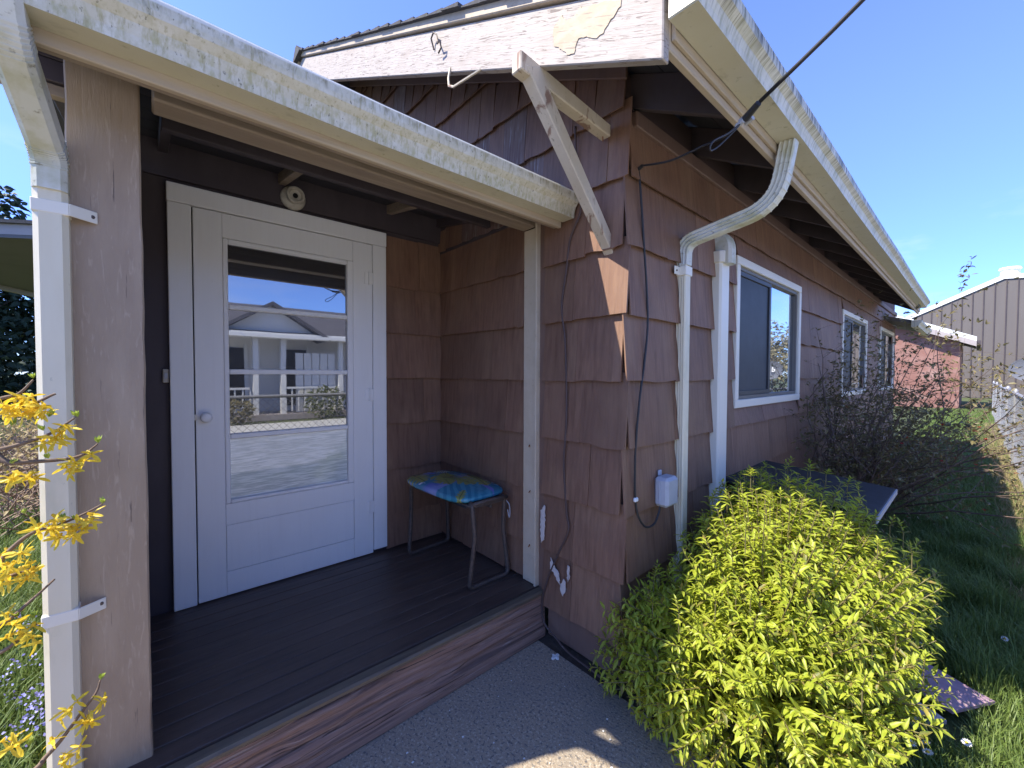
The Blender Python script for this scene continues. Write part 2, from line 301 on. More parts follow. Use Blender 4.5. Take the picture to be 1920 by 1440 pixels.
M['bud'] = leafmat('leaf_buds', (.30, .40, .05), (.46, .52, .10), .4, .5)
M['bluepetal'] = leafmat('bluebell_petals', (.30, .30, .72), (.48, .46, .80), .3, .5)
M['whitepetal'] = leafmat('daisy_petals', (.80, .79, .78), (.86, .85, .84), .3, .5)
M['yolk'] = mat('daisy_centre', (.75, .50, .04), rough=.7)
M['glass'] = glassmat('door_glass', (.020, .021, .024), .27)
M['painted_refl'] = glassmat('door_glass_painted_refl', (.84, .87, .85), .03, hatch=True)  # whitish base colour stands for the sunlit ground this pane mirrors
M['wglass'] = glassmat('window_glass', (.012, .014, .018), .38)
M['screen'] = mat('insect_screen', (.030, .034, .042), [((.055, .06, .07), (6, 6, 6), .4, .7, .6)], rough=.5)
M['alum'] = mat('dark_aluminium', (.045, .045, .048), rough=.4)
M['bronze'] = mat('bronze_frame', (.14, .13, .115), rough=.45)
M['roof'] = mat('roof_shingle', (.055, .052, .055), [((.10, .095, .095), (40, 40, 40), .45, .7, .7), ((.09, .10, .05), (5, 5, 5), .58, .72, .5)], rough=.9, bump=((120, 120, 120), .6, .005))
M['lightmetal'] = mat('grey_pipe', (.34, .34, .345), [((.22, .215, .21), (30, 30, 8), .5, .7, .7), ((.45, .45, .45), (20, 20, 5), .5, .7, .5)], rough=.45, metal=.3)
M['wire'] = mat('black_cable', (.025, .024, .026), rough=.5)
M['browncable'] = mat('painted_cable', (.085, .055, .048), [((.40, .37, .36), (30, 30, 9), .66, .70, .9)], rough=.6)
M['boxgrey'] = mat('grey_plastic', (.40, .41, .44), [((.33, .33, .35), (20, 20, 20), .5, .7, .5), ((.5, .5, .5), (80, 80, 80), .6, .7, .4)], rough=.5)
M['rust'] = mat('rusty_iron', (.085, .065, .055), [((.13, .095, .075), (60, 60, 60), .4, .65, .7), ((.045, .04, .04), (40, 40, 40), .5, .7, .6)], rough=.6, metal=.3)
M['rustnail'] = mat('rusty_nail', (.22, .09, .04), rough=.8)
M['tan'] = mat('porcelain', (.45, .41, .33), [((.30, .26, .20), (40, 40, 40), .5, .7, .7)], rough=.4)
M['black'] = mat('black_void', (.008, .008, .008), rough=.9)
M['tar'] = mat('black_cover', (.020, .0195, .020), [((.045, .045, .05), (12, 12, 12), .45, .7, .6), ((.12, .11, .10), (90, 90, 90), .68, .76, .5)], rough=.55)
M['foam'] = mat('mauve_foam', (.36, .23, .27), [((.44, .31, .34), (7, 30, 7), .45, .7, .6), ((.27, .165, .20), (4, 20, 4), .5, .7, .5)], rough=.75, bump=((8, 40, 8), .3, .006))
M['foam2'] = mat('grey_foam', (.42, .34, .35), [((.50, .43, .43), (12, 12, 12), .4, .7, .6)], rough=.8)
M['shedred'] = mat('shed_stucco', (.235, .115, .092), [((.32, .19, .16), (1.5, 1.5, 1.5), .45, .65, .8), ((.36, .26, .23), (1, 1, 5), .58, .7, .6), ((.21, .10, .085), (12, 12, 12), .5, .7, .5)], rough=.85, bump=((12, 12, 12), .4, .02))
M['shedwhite'] = mat('shed_white', (.72, .72, .70), rough=.6)
M['panel'] = mat('brown_metal_siding', (.125, .107, .096), [((.145, .125, .112), (3, 3, .3), .4, .7, .5)], rough=.55)
M['neighwhite'] = mat('neighbour_white', (.70, .69, .66), [((.58, .57, .54), (3, 3, 1), .45, .7, .5)], rough=.7)
M['neighroof'] = mat('neighbour_roof', (.085, .080, .090), [((.12, .115, .12), (4, 4, 4), .4, .7, .6)], rough=.9)
M['curtain'] = mat('curtain', (.66, .65, .62), rough=.8)
M['greyfascia'] = mat('grey_fascia', (.33, .285, .275), [((.40, .35, .33), (3, 3, 9), .4, .7, .5)], rough=.7)
M['greysoffit'] = mat('grey_soffit', (.125, .115, .11), [((.09, .082, .075), (1.2, 1.2, 1.2), .5, .7, .6)], rough=.7)
M['conifer'] = leafmat('conifer_needles', (.018, .034, .018), (.042, .062, .030), .15, .6)
M['bark'] = mat('tree_bark', (.10, .075, .055), rough=.9)
M['farleaf'] = leafmat('far_foliage', (.075, .095, .030), (.15, .16, .06), .25, .6)
M['palefoliage'] = leafmat('pale_foliage', (.20, .17, .085), (.32, .28, .15), .3, .6)
M['brush'] = mat('dry_brush', (.24, .165, .115), [((.36, .27, .20), (14, 14, 14), .4, .7, .7)], rough=.85)
M['dishgrey'] = mat('dish_grey', (.145, .15, .165), rough=.4)
M['wood'] = mat('plank_wood', (.28, .17, .10), rough=.8)
M['pipewhite'] = mat('white_plastic', (.75, .75, .72), rough=.5)

# ================================================================== SETTING
gm = MB(); n_ = 60
me = MB().add([(-300, -300, -.02), (300, -300, -.02), (300, 300, -.02), (-300, 300, -.02)], [(0, 1, 2, 3)]).mesh('lawn', M['lawn'])
tag(mobj('lawn', me), kind='structure')
cp = MB().box(-.5, 1.43, -7, -.03, -.12, 0).box(-.28, .10, -.03, -.012, -.12, 0)
cp = MB().hexa([(-.70, -7, -.12), (1.43, -7, -.12), (1.43, -.06, -.12), (-.70, -.06, -.12), (-.70, -7, 0), (1.43, -7, 0), (1.43, -.06, 0), (-.70, -.06, 0)])
o = cp.build('concrete_path', M['concrete'], bevel=.006); tag(o, kind='structure')
dv = MB().box(2.9, 9.2, -14, 24, -.1, .012).build('driveway', M['drive'], bevel=.01); tag(dv, kind='structure')
sb = MB().box(-.56, .35, -.06, .04, -.1, -.008).build('soil_strip', M['soil']); tag(sb, kind='structure')

# ================================================================== HOUSE
H = thing('house', 'mauve brown shingled bungalow with a recessed porch and white storm door', 'house', (0, 0, 0))
EX = .31
# unit shingles
def shingle_mesh(seed, mt):
    r = random.Random(seed); nb = 4
    xs = [-.5+i/nb for i in range(nb+1)]
    v = []; f = []
    zb = [r.uniform(-.016, .014) for _ in xs]
    for x, z in zip(xs, zb): v.append((x, -.027, z))
    for x, z in zip(xs, zb): v.append((x, -.035+r.uniform(-.0015, .0015), z))
    for x in xs: v.append((x, 0, 1))
    for x in xs: v.append((x, -.0065, 1))
    k = nb+1
    for i in range(nb):
        f += [(i, i+1, k+i+1, k+i), (k+i, k+i+1, 3*k+i+1, 3*k+i), (i+1, i, 2*k+i, 2*k+i+1)]
    f += [(0, k, 3*k, 2*k), (k-1, 3*k-1, 4*k-1, 2*k-1)]
    me = bpy.data.meshes.new('shingle'); me.from_pydata(v, [], f); me.materials.append(mt); me.validate()
    return me
SH = [shingle_mesh(i, M['siding']) for i in range(5)]; SHW = [shingle_mesh(20+i, M['siding_worn']) for i in range(3)]
nsh = 0
SHREST = MB()
def shingle(parent, facing, u, off, z, wd, ht, worn=False, rot=0):
    """facing '-y' : u is X, surface Y=off ; '+x' : u is Y, surface X=off"""
    me = random.choice(SHW if worn else SH)
    wdt = wd-random.choice((.0008, .0012, .002, .0035))
    if facing == '-y': mw = Matrix.Translation((u, off, z)) @ Matrix.Rotation(rot, 4, 'Y') @ Matrix.Diagonal((wdt, 1, ht, 1))
    else: mw = Matrix.Translation((off, u, z)) @ Matrix.Rotation(math.pi/2, 4, 'Z') @ Matrix.Rotation(rot, 4, 'Y') @ Matrix.Diagonal((wdt, 1, ht, 1))
    return mobj('shingle', me, parent, mw)
def course(parent, facing, off, a, b, z0, z1, wmin, wmax, rects=(), worn=None, top=None):
    """lay one course between a and b, cut around rectangles (a,b,z0,z1)"""
    global nsh
    cuts = sorted({a, b} | {c for r in rects for c in r[:2] if a < c < b})
    for s0, s1 in zip(cuts, cuts[1:]):
        mid = (s0+s1)/2; spans = [(z0, z1)]
        for r in rects:
            if r[0] < mid < r[1]:
                ns = []
                for (p, q) in spans:
                    if r[3] <= p or r[2] >= q: ns.append((p, q)); continue
                    if p < r[2]: ns.append((p, r[2]))
                    if r[3] < q: ns.append((r[3], q))
                spans = ns
        for (p, q) in spans:
            if q-p < .015: continue
            x = s0
            while x < s1-.005:
                wd = random.uniform(wmin, wmax)
                if s1-x-wd < .08: wd = s1-x
                wd = min(wd, s1-x); zt = q+(.045 if abs(q-z1) < 1e-6 else 0)
                if top: zt = min(zt, top(x+wd/2))
                if zt-p > .04:
                    shingle(parent, facing, x+wd/2, off+random.uniform(-.001, .001), p+random.uniform(-.003, .003), wd, zt-p, worn(x+wd/2, p) if worn else False, random.uniform(-.004, .004))
                    nsh += 1
                x += wd

RX, RZ, SL = -3.3, 4.60, .50          # ridge
def roof_under(x): return 2.86 - SL*x if x > RX else 2.86 - SL*RX + SL*(x-RX)
# --- gable wall (faces -Y)
gw = MB(); gw.prism([(-7.0, .16), (-.012, .16), (-.012, roof_under(0)-.005), (RX, roof_under(RX)-.005), (-7.0, roof_under(-7)-.005)], 0, 'y', .004, .12)
GW = gw.build('gable_wall', M['wallcore'], H)
zs = [.19+EX*k for k in range(16)]
def worn_g(x, z): return random.random() < (.75 if (-1.25 < x < -.45 and 2.2 < z < 2.75) else .03)
for k, z in enumerate(zs):
    if z < 2.2: segs = [(-1.577, -.648, .26, .46), (-.497, .030 if k % 2 else .004, .20, .36)]
    else: segs = [(-3.25 if z > 2.6 else -2.2, 0.030 if k % 2 else .004, .125, .23)]
    for (a, b, w0, w1) in segs:
        if a < -1 and z < 2.2 and z < .25: z_ = .29
        else: z_ = z
        zz1 = z+EX
        course(GW, '-y', 0, a, b, z_, zz1, w0, w1, worn=worn_g, top=lambda x: roof_under(x+.08)+.015)
MB().box(-.555, -.494, -.010, .004, .20, 2.35).build('corner_board', M['brown'], GW, bevel=.003)
gf = MB(); gf.hexa([(RX, -.042, roof_under(RX)-.07), (.02, -.042, roof_under(.02)-.07), (.02, -.027, roof_under(.02)-.07), (RX, -.027, roof_under(RX)-.07), (RX, -.042, roof_under(RX)-.014), (.02, -.042, roof_under(.02)-.014), (.02, -.027, roof_under(.02)-.014), (RX, -.027, roof_under(RX)-.014)])
gf.build('gable_frieze', M['brown'], H, bevel=.003)
# foundation skirt boards below the shingles
MB().box(-.47, -.004, -.004, .05, .02, .20).build('skirt_board', M['brown'], H, bevel=.003, label='brown skirting board under the gable corner')
MB().box(-.05, -.002, .002, 9.0, .02, .20).build('foundation', M['brown'], H)
def ragged(poly, amp, step=.012, seed=1):
    r = random.Random(seed); o_ = []
    for (a, b) in zip(poly, poly[1:]+poly[:1]):
        L = math.hypot(b[0]-a[0], b[1]-a[1]); n_ = max(1, int(L/step))
        for i in range(n_):
            t = i/n_; o_.append((a[0]+(b[0]-a[0])*t+r.uniform(-amp, amp), a[1]+(b[1]-a[1])*t+r.uniform(-amp, amp)))
    return o_
# peeling chips near the porch corner
for ch in ([(-.497, .74), (-.47, .78), (-.466, .66), (-.478, .58), (-.497, .56), (-.50, .66)], [(-.42, .50), (-.40, .47), (-.365, .44), (-.355, .38), (-.335, .40), (-.33, .42), (-.315, .41), (-.318, .36), (-.335, .325), (-.35, .345), (-.352, .375), (-.375, .40), (-.40, .43), (-.425, .44)], [(-.30, .50), (-.292, .50), (-.29, .45), (-.30, .41), (-.304, .45)]):
    MB().prism(ragged([(x, z-.03) for x, z in ch], .004), 0, 'y', -.0385, -.0330).build('paint_chip', M['chip'], GW)
# --- right wall (faces +X)
W1 = (1.235, 2.715, 1.24, 2.245); W2 = (4.45, 6.07, 1.20, 2.235); W3 = (7.30, 8.93, 1.2, 2.255)
HEND = 9.3
rw = MB()
for (y0, y1, z0, z1) in ((.0, W1[0]+.03, .16, 2.68), (W1[1]-.03, W2[0]+.03, .16, 2.68), (W1[0]+.03, W1[1]-.03, .16, W1[2]+.03), (W1[0]+.03, W1[1]-.03, W1[3]-.03, 2.68),
        (W2[1]-.03, W3[0]+.03, .16, 2.68), (W2[0]+.03, W2[1]-.03, .16, W2[2]+.03), (W2[0]+.03, W2[1]-.03, W2[3]-.03, 2.68), (W3[1]-.03, HEND, .16, 2.68),
        (W3[0]+.03, W3[1]-.03, .16, W3[2]+.03), (W3[0]+.03, W3[1]-.03, W3[3]-.03, 2.68)):
    rw.box(-.11, -.004, y0, y1, z0, z1+(.15 if z1 == 2.68 else 0))
RW = rw.build('side_wall', M['wallcore'], H)
for k, z in enumerate(zs[:8]):
    z1 = min(z+EX, 2.62)
    course(RW, '+x', 0, -.030 if k % 2 == 0 else -.004, 5.2, z, z1, .24, .48, rects=(W1, W2), worn=lambda u, p: False)
# far end shingles: joined
for k, z in enumerate(zs[:8]):
    y = 5.2
    while y < HEND:
        wd = random.uniform(.2, .4); y1 = min(y+wd, HEND); z1 = min(z+EX, 2.62)
        for (p, q) in ([(z, z1)] if not any(r[0] < (y+y1)/2 < r[1] and r[2] < z1 and z < r[3] for r in (W2, W3)) else [(z, W2[2])] if z < W2[2] else [(W2[3], z1)] if z1 > W2[3] else []):
            if q-p > .03: SHREST.hexa([(.012, y, p), (.026, y, p), (.026, y1-.004, p), (.012, y1-.004, p), (0, y, q+.03), (.006, y, q+.03), (.006, y1-.004, q+.03), (0, y1-.004, q+.03)])
        y = y1
tag(SHREST.build('far_shingles', M['siding'], RW), kind='stuff')
MB().box(.0, .034, .03, HEND, 2.595, 2.665).build('frieze_board', M['brown'], H, bevel=.004)
# left end wall & back so that the house is closed
bw = MB().box(-7.0, -6.9, .12, HEND, .1, 2.7).box(-7.0, -.11, HEND-.1, HEND, .1, 2.7).build('rear_wall', M['wallcore'], H)
# --- roof
YF, YB = -.52, 7.62
rf = MB()
def rslab(x0, x1, t0, t1, y0, y1, mb):   # along right slope
    z = roof_under
    mb.hexa([(x0, y0, z(x0)+t0), (x1, y0, z(x1)+t0), (x1, y1, z(x1)+t0), (x0, y1, z(x0)+t0), (x0, y0, z(x0)+t1), (x1, y0, z(x1)+t1), (x1, y1, z(x1)+t1), (x0, y1, z(x0)+t1)])
rslab(RX, .44, .0, .03, YF+.03, YB, rf); rslab(-7.1, RX, 0, .03, YF+.03, YB, rf)
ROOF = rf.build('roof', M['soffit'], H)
# sheathing boards seen from below at the eave (grooves)
for i in range(3):
    sh = MB(); x0 = .02+i*.14; rslab(x0, x0+.136, -.012, -.001, YF+.05, YB-.02, sh); sh.build('sheathing_board', M['soffit'], ROOF)
y = .035; 
while y < 7.5:
    MB().hexa([(-.10, y, 2.745), (.424, y, 2.462), (.424, y+.038, 2.462), (-.10, y+.038, 2.745), (-.10, y, 2.895), (.424, y, 2.634), (.424, y+.038, 2.634), (-.10, y+.038, 2.895)]).build('rafter_tail', M['dark_trim'], ROOF, bevel=.002)
    y += .61
# asphalt shingle courses on the visible slope
ln = 0; x = .50
while x > RX+.05:
    x1 = max(x-.15, RX); sh = MB()
    jag = random.uniform(-.012, .006)
    z = roof_under
    sh.hexa([(x1, YF-.02+jag, z(x1)+.034), (x, YF-.02+jag, z(x)+.034), (x, YB, z(x)+.034), (x1, YB, z(x1)+.034), (x1, YF-.02+jag, z(x1)+.040), (x, YF-.02+jag, z(x)+.052+random.uniform(0, .006)), (x, YB, z(x)+.050), (x1, YB, z(x1)+.040)])
    sh.build('roof_shingle_course', M['roof'], ROOF); x = x1
lf = MB(); rslab(-7.2, RX, .03, .05, YF-.02, YB, lf); lf.build('roof_shingle_course', M['roof'], ROOF)
lf = MB(); lf.hexa([(RX-.14, YF-.03, 4.48), (RX+.12, YF-.03, 4.49), (RX+.12, YB, 4.49), (RX-.14, YB, 4.48), (RX-.02, YF-.03, 4.585), (RX+.02, YF-.03, 4.585), (RX+.02, YB, 4.585), (RX-.02, YB, 4.585)]); lf.build('ridge_cap', M['roof'], ROOF)
# barge board and rake trim
def rake(y0, y1, zb, zt, xe, mat_, name, left=False, bevel=.004, label=None):
    b = MB(); z = lambda q: 2.394+.502*(.45-q); zr = z(RX)
    if not left: b.hexa([(RX, y0, zr+zb), (xe, y0, z(xe)+zb), (xe, y1, z(xe)+zb), (RX, y1, zr+zb), (RX, y0, zr+zt), (xe, y0, z(xe)+zt), (xe, y1, z(xe)+zt), (RX, y1, zr+zt)])
    else:
        xl = 2*RX-xe; b.hexa([(xl, y0, z(xe)+zb), (RX, y0, zr+zb), (RX, y1, zr+zb), (xl, y1, z(xe)+zb), (xl, y0, z(xe)+zt), (RX, y0, zr+zt), (RX, y1, zr+zt), (xl, y1, z(xe)+zt)])
    return b.build(name, mat_, H, bevel=bevel, label=label)
BARGE = rake(-.50, -.462, 0, .222, .447, M['barge'], 'barge_board', label='weathered cream barge board with cracked peeling paint under the gable rake')
rake(-.50, -.462, 0, .222, .447, M['barge'], 'barge_board', True)
rake(-.518, -.470, .228, .292, .45, M['fascia'], 'rake_trim'); rake(-.518, -.470, .228, .292, .45, M['fascia'], 'rake_trim', True)
fl_ = [(.012, 2.700), (.006, 2.760), (.05, 2.785), (.075, 2.752), (.11, 2.745), (.135, 2.758), (.17, 2.735), (.235, 2.712), (.30, 2.672), (.302, 2.655), (.262, 2.632), (.232, 2.612), (.205, 2.607), (.165, 2.640), (.128, 2.655), (.108, 2.612), (.085, 2.625), (.05, 2.665)]
MB().prism(ragged([(x, z-.012) for x, z in fl_], .0035, .010), 0, 'y', -.5028, -.4995).build('paint_flake', M['flake'], BARGE)
hk = MB().tube([(-.84, -.505, 3.16), (-.842, -.52, 3.21), (-.815, -.522, 3.225), (-.79, -.52, 3.20), (-.785, -.515, 3.165), (-.765, -.53, 3.135), (-.735, -.535, 3.13), (-.735, -.525, 3.10), (-.77, -.52, 3.095)], .0045, 6)
hk.build('wire_hook', M['rust'], BARGE, smooth=True)
MB().tube([(-.69, -.502, 2.985), (-.69, -.512, 2.93), (-.665, -.525, 2.875), (-.61, -.535, 2.838), (-.53, -.535, 2.825), (-.47, -.52, 2.83), (-.44, -.50, 2.845)], .006, 6).build('wire_hook', M['cream_worn'], BARGE, smooth=True)
# knee brace
KB = MB().hexa([(-.115, -.60, 2.598), (-.062, -.60, 2.598), (-.062, -.035, 2.560), (-.115, -.035, 2.560), (-.115, -.60, 2.668), (-.062, -.60, 2.668), (-.062, -.035, 2.615), (-.115, -.035, 2.615)]).build('knee_brace', M['cream_worn'], H, bevel=.004, label='peeling cream wooden knee brace holding up the gable overhang')
MB().hexa([(-.112, -.002, 2.020), (-.060, -.002, 2.020), (-.0585, -.575, 2.622), (-.1115, -.575, 2.622), (-.112, -.004, 2.095), (-.060, -.004, 2.095), (-.0585, -.50, 2.645), (-.1115, -.50, 2.645)]).build('diagonal_strut', M['cream_worn'], KB, bevel=.004)
MB().tube([(-.088, -.06, 2.562), (-.088, -.06, 2.540)], .003, 5).build('nail', M['rustnail'], KB)

# --- eave fascia and gutters
MB().box(.425, .448, -.462, YB, 2.44, 2.632).build('eave_fascia', M['fascia'], H, bevel=.003)
MB().box(.449, .462, -.455, YB, 2.468, 2.595).build('fascia_trim', M['fascia'], H, bevel=.002)
def kprof(x, z, w_, h_, t=.004):   # ogee gutter section, back at x, bottom at z
    o_ = [(0, h_), (0, 0), (w_*.70, 0), (w_*.73, h_*.20), (w_*.80, h_*.42), (w_*.98, h_*.60), (w_*1.0, h_*.72), (w_*1.0, h_*.95), (w_*.97, h_*1.0), (w_*.88, h_*1.0), (w_*.88, h_*.94)]
    i_ = [(w_*.94, h_*.90), (w_*.95, h_*.72), (w_*.92, h_*.64), (w_*.75, h_*.46), (w_*.69, h_*.24), (w_*.66, .006), (.006, .006), (.006, h_)]
    return [(x+a, z+b) for a, b in o_+i_]
def gutter(x, z, w_, h_, y0, y1, matn, nm, label):
    prof = kprof(x, z, w_, h_)
    b = MB(); n = len(prof); segs = max(2, int((y1-y0)/.5)); vs = []
    for i in range(segs+1):
        yy = y0+(y1-y0)*i/segs; dz = .004*math.sin(yy*2.1)+.002*math.sin(yy*7)
        vs += [(px, yy, pz+dz) for px, pz in prof]
    fs = [(i*n+j, i*n+(j+1) % n, (i+1)*n+(j+1) % n, (i+1)*n+j) for i in range(segs) for j in range(n)]
    b.add(vs, fs+[tuple(range(n))[::-1], tuple(range(segs*n, segs*n+n))])
    me = b.mesh(nm, M[matn]); me.materials.append(M['gut_under'])
    for p in me.polygons:
        if p.normal.z < -.9: p.material_index = 1
    g = mobj(nm, me, H, None, label)
    for yy in (y0-.003, y1):
        MB().prism([(px, pz) for px, pz in prof[:11]] + [(x, z+h_)][:0], 0, 'y', yy, yy+.003).build('gutter_end_cap', M['gutter' if matn == 'gutter' else 'gutter2'], g)
    return g
G1 = gutter(.4645, 2.50, .122, .098, -.50, 7.35, 'gutter2', 'eave_gutter', 'off white gutter with dark mildew streaks along the main eave')
# --- porch roof
PR = MB(); PS = .167
pz = lambda q: 2.398+PS*(-.36-q)
PYF = -2.03
PR.hexa([(-4.6, PYF, pz(-4.6)), (-.345, PYF, pz(-.345)), (-.345, -.035, pz(-.345)), (-4.6, -.035, pz(-4.6)), (-4.6, PYF, pz(-4.6)+.022), (-.345, PYF, pz(-.345)+.022), (-.345, -.035, pz(-.345)+.022), (-4.6, -.035, pz(-4.6)+.022)])
PORCH = PR.build('porch_roof', M['soffit'], H)
MB().hexa([(-4.6, PYF-.02, pz(-4.6)+.024), (-.342, PYF-.02, pz(-.342)+.024), (-.342, -.03, pz(-.342)+.024), (-4.6, -.03, pz(-4.6)+.024), (-4.6, PYF-.02, pz(-4.6)+.031), (-.342, PYF-.02, pz(-.342)+.031), (-.342, -.03, pz(-.342)+.031), (-4.6, -.03, pz(-4.6)+.031)]).build('roofing', M['roof'], PORCH)
for yy in (-1.90, -1.60, -1.085, -.44, -.06):
    MB().hexa([(-1.575, yy, pz(-1.575)-.066), (-.404, yy, pz(-.404)-.066), (-.404, yy+.038, pz(-.404)-.066), (-1.575, yy+.038, pz(-1.575)-.066), (-1.575, yy, pz(-1.575)-.002), (-.404, yy, pz(-.404)-.002), (-.404, yy+.038, pz(-.404)-.002), (-1.575, yy+.038, pz(-1.575)-.002)]).build('porch_rafter', M['beam' if yy in (-1.085, -.44) else 'dark_trim'], PORCH, bevel=.002)
for i in range(8):
    xa = -.40-i*.147; xb = xa-.143
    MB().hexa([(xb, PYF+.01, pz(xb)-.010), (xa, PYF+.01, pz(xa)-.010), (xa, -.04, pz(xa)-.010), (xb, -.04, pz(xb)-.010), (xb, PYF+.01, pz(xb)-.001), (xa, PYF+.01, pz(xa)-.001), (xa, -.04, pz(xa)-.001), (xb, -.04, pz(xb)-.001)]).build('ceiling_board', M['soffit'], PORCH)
MB().box(-.98, -.945, -1.60, -.04, 2.375, 2.440).build('ceiling_ledger', M['dark_trim'], PORCH, bevel=.002)
MB().box(-.379, -.357, PYF, -.04, 2.219, 2.396).build('porch_fascia', M['fascia'], H, bevel=.003)
MB().box(-.401, -.381, PYF, -.05, 2.222, 2.385).build('porch_fascia_backing', M['beam'], H, bevel=.002)
# beam over the posts
MB().box(-.655, -.555, -1.63, -.03, 2.276, 2.41).build('porch_beam', M['beam'], H, bevel=.006)
MB().box(-.69, -.66, PYF+.01, -1.815, 2.285, 2.345).build('gable_board', M['dark_trim'], H, bevel=.002)
MB().box(-.69, -.66, PYF+.01, -1.815, 2.348, 2.415).build('gable_board', M['dark_trim'], H, bevel=.002)
MB().box(-.70, -.67, PYF+.01, -1.815, 2.25, 2.282).build('gable_board', M['beam'], H, bevel=.002)
G2 = gutter(-.356, 2.25, .106, .118, PYF-.02, -.033, 'gutter', 'porch_gutter', 'off white gutter with green algae stains along the porch eave')
dn = MB().prism([(-.30, 2.322), (-.20, 2.318), (-.215, 2.290), (-.285, 2.300)], 0, 'x', -.253, -.2455)
# --- porch walls
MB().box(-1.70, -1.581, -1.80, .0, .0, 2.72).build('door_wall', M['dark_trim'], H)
DW = bpy.data.objects['door_wall']
DR = (-1.575, -.445, .27, 2.40)
for k, z in enumerate(zs[:8]):
    course(DW, '+x', -1.580, -.455, -.020, max(z, .272), min(z+EX, 2.35), .22, .36)
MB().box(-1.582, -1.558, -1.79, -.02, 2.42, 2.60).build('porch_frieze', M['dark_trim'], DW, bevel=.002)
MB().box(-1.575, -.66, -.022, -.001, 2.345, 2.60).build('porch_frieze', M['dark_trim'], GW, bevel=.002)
MB().box(-4.6, -.74, -1.80, -1.70, .0, 2.43).build('porch_shade_wall', M['siding'], H)  # unseen wall added across the porch end to keep the sun out
MB().box(-1.58, -1.553, -1.70, -1.665, .27, 2.5).build('corner_board', M['brown'], DW, bevel=.003)
# post
pb = MB(); n = 26
prof = []
for i in range(n+1):
    z = .0+2.405*i/n
    j = [random.uniform(-.0022, .0022) for _ in range(4)]
    prof.append([(-.755+j[0], -1.812+j[1], z), (-.600, -1.812+j[1]-.001, z), (-.600, -1.657+j[2], z), (-.755, -1.657+j[2], z)])
vs = [p for ring in prof for p in ring]
fs = [(i*4+j, i*4+(j+1) % 4, (i+1)*4+(j+1) % 4, (i+1)*4+j) for i in range(n) for j in range(4)] + [(3, 2, 1, 0), (n*4, n*4+1, n*4+2, n*4+3)]
POST = pb.add(vs, fs).build('porch_post', M['post'], H, bevel=.004, label='thick square taupe painted porch post with brush marks')
# half post on the gable wall
TP = MB().box(-.648, -.553, -.032, -.003, .27, 2.274).build('wall_post', M['cream'], H, bevel=.003, label='slim cream trim post against the gable wall')
MB().box(-.5525, -.538, -.040, -.003, .255, 2.30).build('post_edge_strip', M['cream'], TP, bevel=.002)
for z in (1.06, .80, .49):
    MB().tube([(-.585+random.uniform(-.01, .01), -.034, z), (-.578, -.052, z-.004)], [.0032, .0038], 6).build('nail', M['rustnail'], TP)
# --- porch floor
zF = .268
x = -1.577; i = 0
FLOOR = MB().box(-1.575, -.52, -1.80, -.004, .20, .240).build('porch_floor', M['deck'], H)
while x < -.535:
    wd = .0865; x1 = min(x+wd, -.535)
    nx = M['deck'] if x1 < -.54 else M['nosing']
    MB().box(x+.002, x1-.0025, -1.80, -.006, .242, zF+random.uniform(-.0015, .0012)).build('floor_plank', M['deck'], FLOOR, bevel=.002)
    x = x1; i += 1
MB().box(-.533, -.478, -1.98, -.010, .240, zF-.001).build('floor_nosing', M['nosing'], FLOOR, bevel=.008)
# rotten step beam with carved surface
b = MB(); ny, nz2 = 150, 26; vs = []; y0, y1 = -2.1, -.012
for i in range(ny+1):
    y = y0+(y1-y0)*i/ny
    for j in range(nz2+1):
        z = .004+.236*j/nz2
        v = Vector((y*1.7, z*30, 3.1)); nn = mnoise.fractal(v, .8, 2.1, 5)
        crack = max(0, mnoise.noise(Vector((y*1.3+5, z*34, 9.7)))-.16)*1.3
        decay = min(1, max(0, (-y-.05)/.45))*min(1, max(0, (z-.03)/.05))
        rot = max(0, mnoise.noise(Vector((y*3.0, z*12, 1.3)))-.12)*min(1, max(0, (-y-.75)/.2))
        d = -decay*(.020*nn+.085*crack+.075*rot)-.008*decay
        vs.append((-.492+d+.010*(1-j/nz2), y, z))
fs = [(i*(nz2+1)+j, (i+1)*(nz2+1)+j, (i+1)*(nz2+1)+j+1, i*(nz2+1)+j+1) for i in range(ny) for j in range(nz2)]
b.add(vs, fs); b.box(-.62, -.55, y0, y1, .0, .238)
for yy in (y0,): b.box(-.56, -.50, yy, yy+.004, 0, .235)
b.box(-.56, -.50, y1-.004, y1, 0, .235)
STEP = b.build('step_beam', M['stepbeam'], H, smooth='all', label='weathered split timber beam along the porch floor edge')
# --- door
XD = -1.577
DOOR = MB().box(XD-.02, XD-.001, -1.475, -.545, .272, 2.300).build('storm_door', M['white'], H, label='white panelled storm door with glass upper half')
def dbox(name, y0, y1, z0, z1, x0, x1, mt='white', parent=None, bevel=.0015): return MB().box(x0, x1, y0, y1, z0, z1).build(name, M[mt], parent or DOOR, bevel=bevel)
dbox('door_stile', -1.472, -1.352, .274, 2.298, XD, XD+.030); dbox('door_stile', -.672, -.548, .274, 2.298, XD, XD+.030)
dbox('door_rail', -1.351, -.673, 2.172, 2.298, XD, XD+.0295); dbox('door_rail', -1.351, -.673, .652, .765, XD, XD+.0295); dbox('door_rail', -1.351, -.673, .274, .400, XD, XD+.0295)
dbox('door_panel', -1.350, -.674, .402, .650, XD, XD+.0262, bevel=.002)
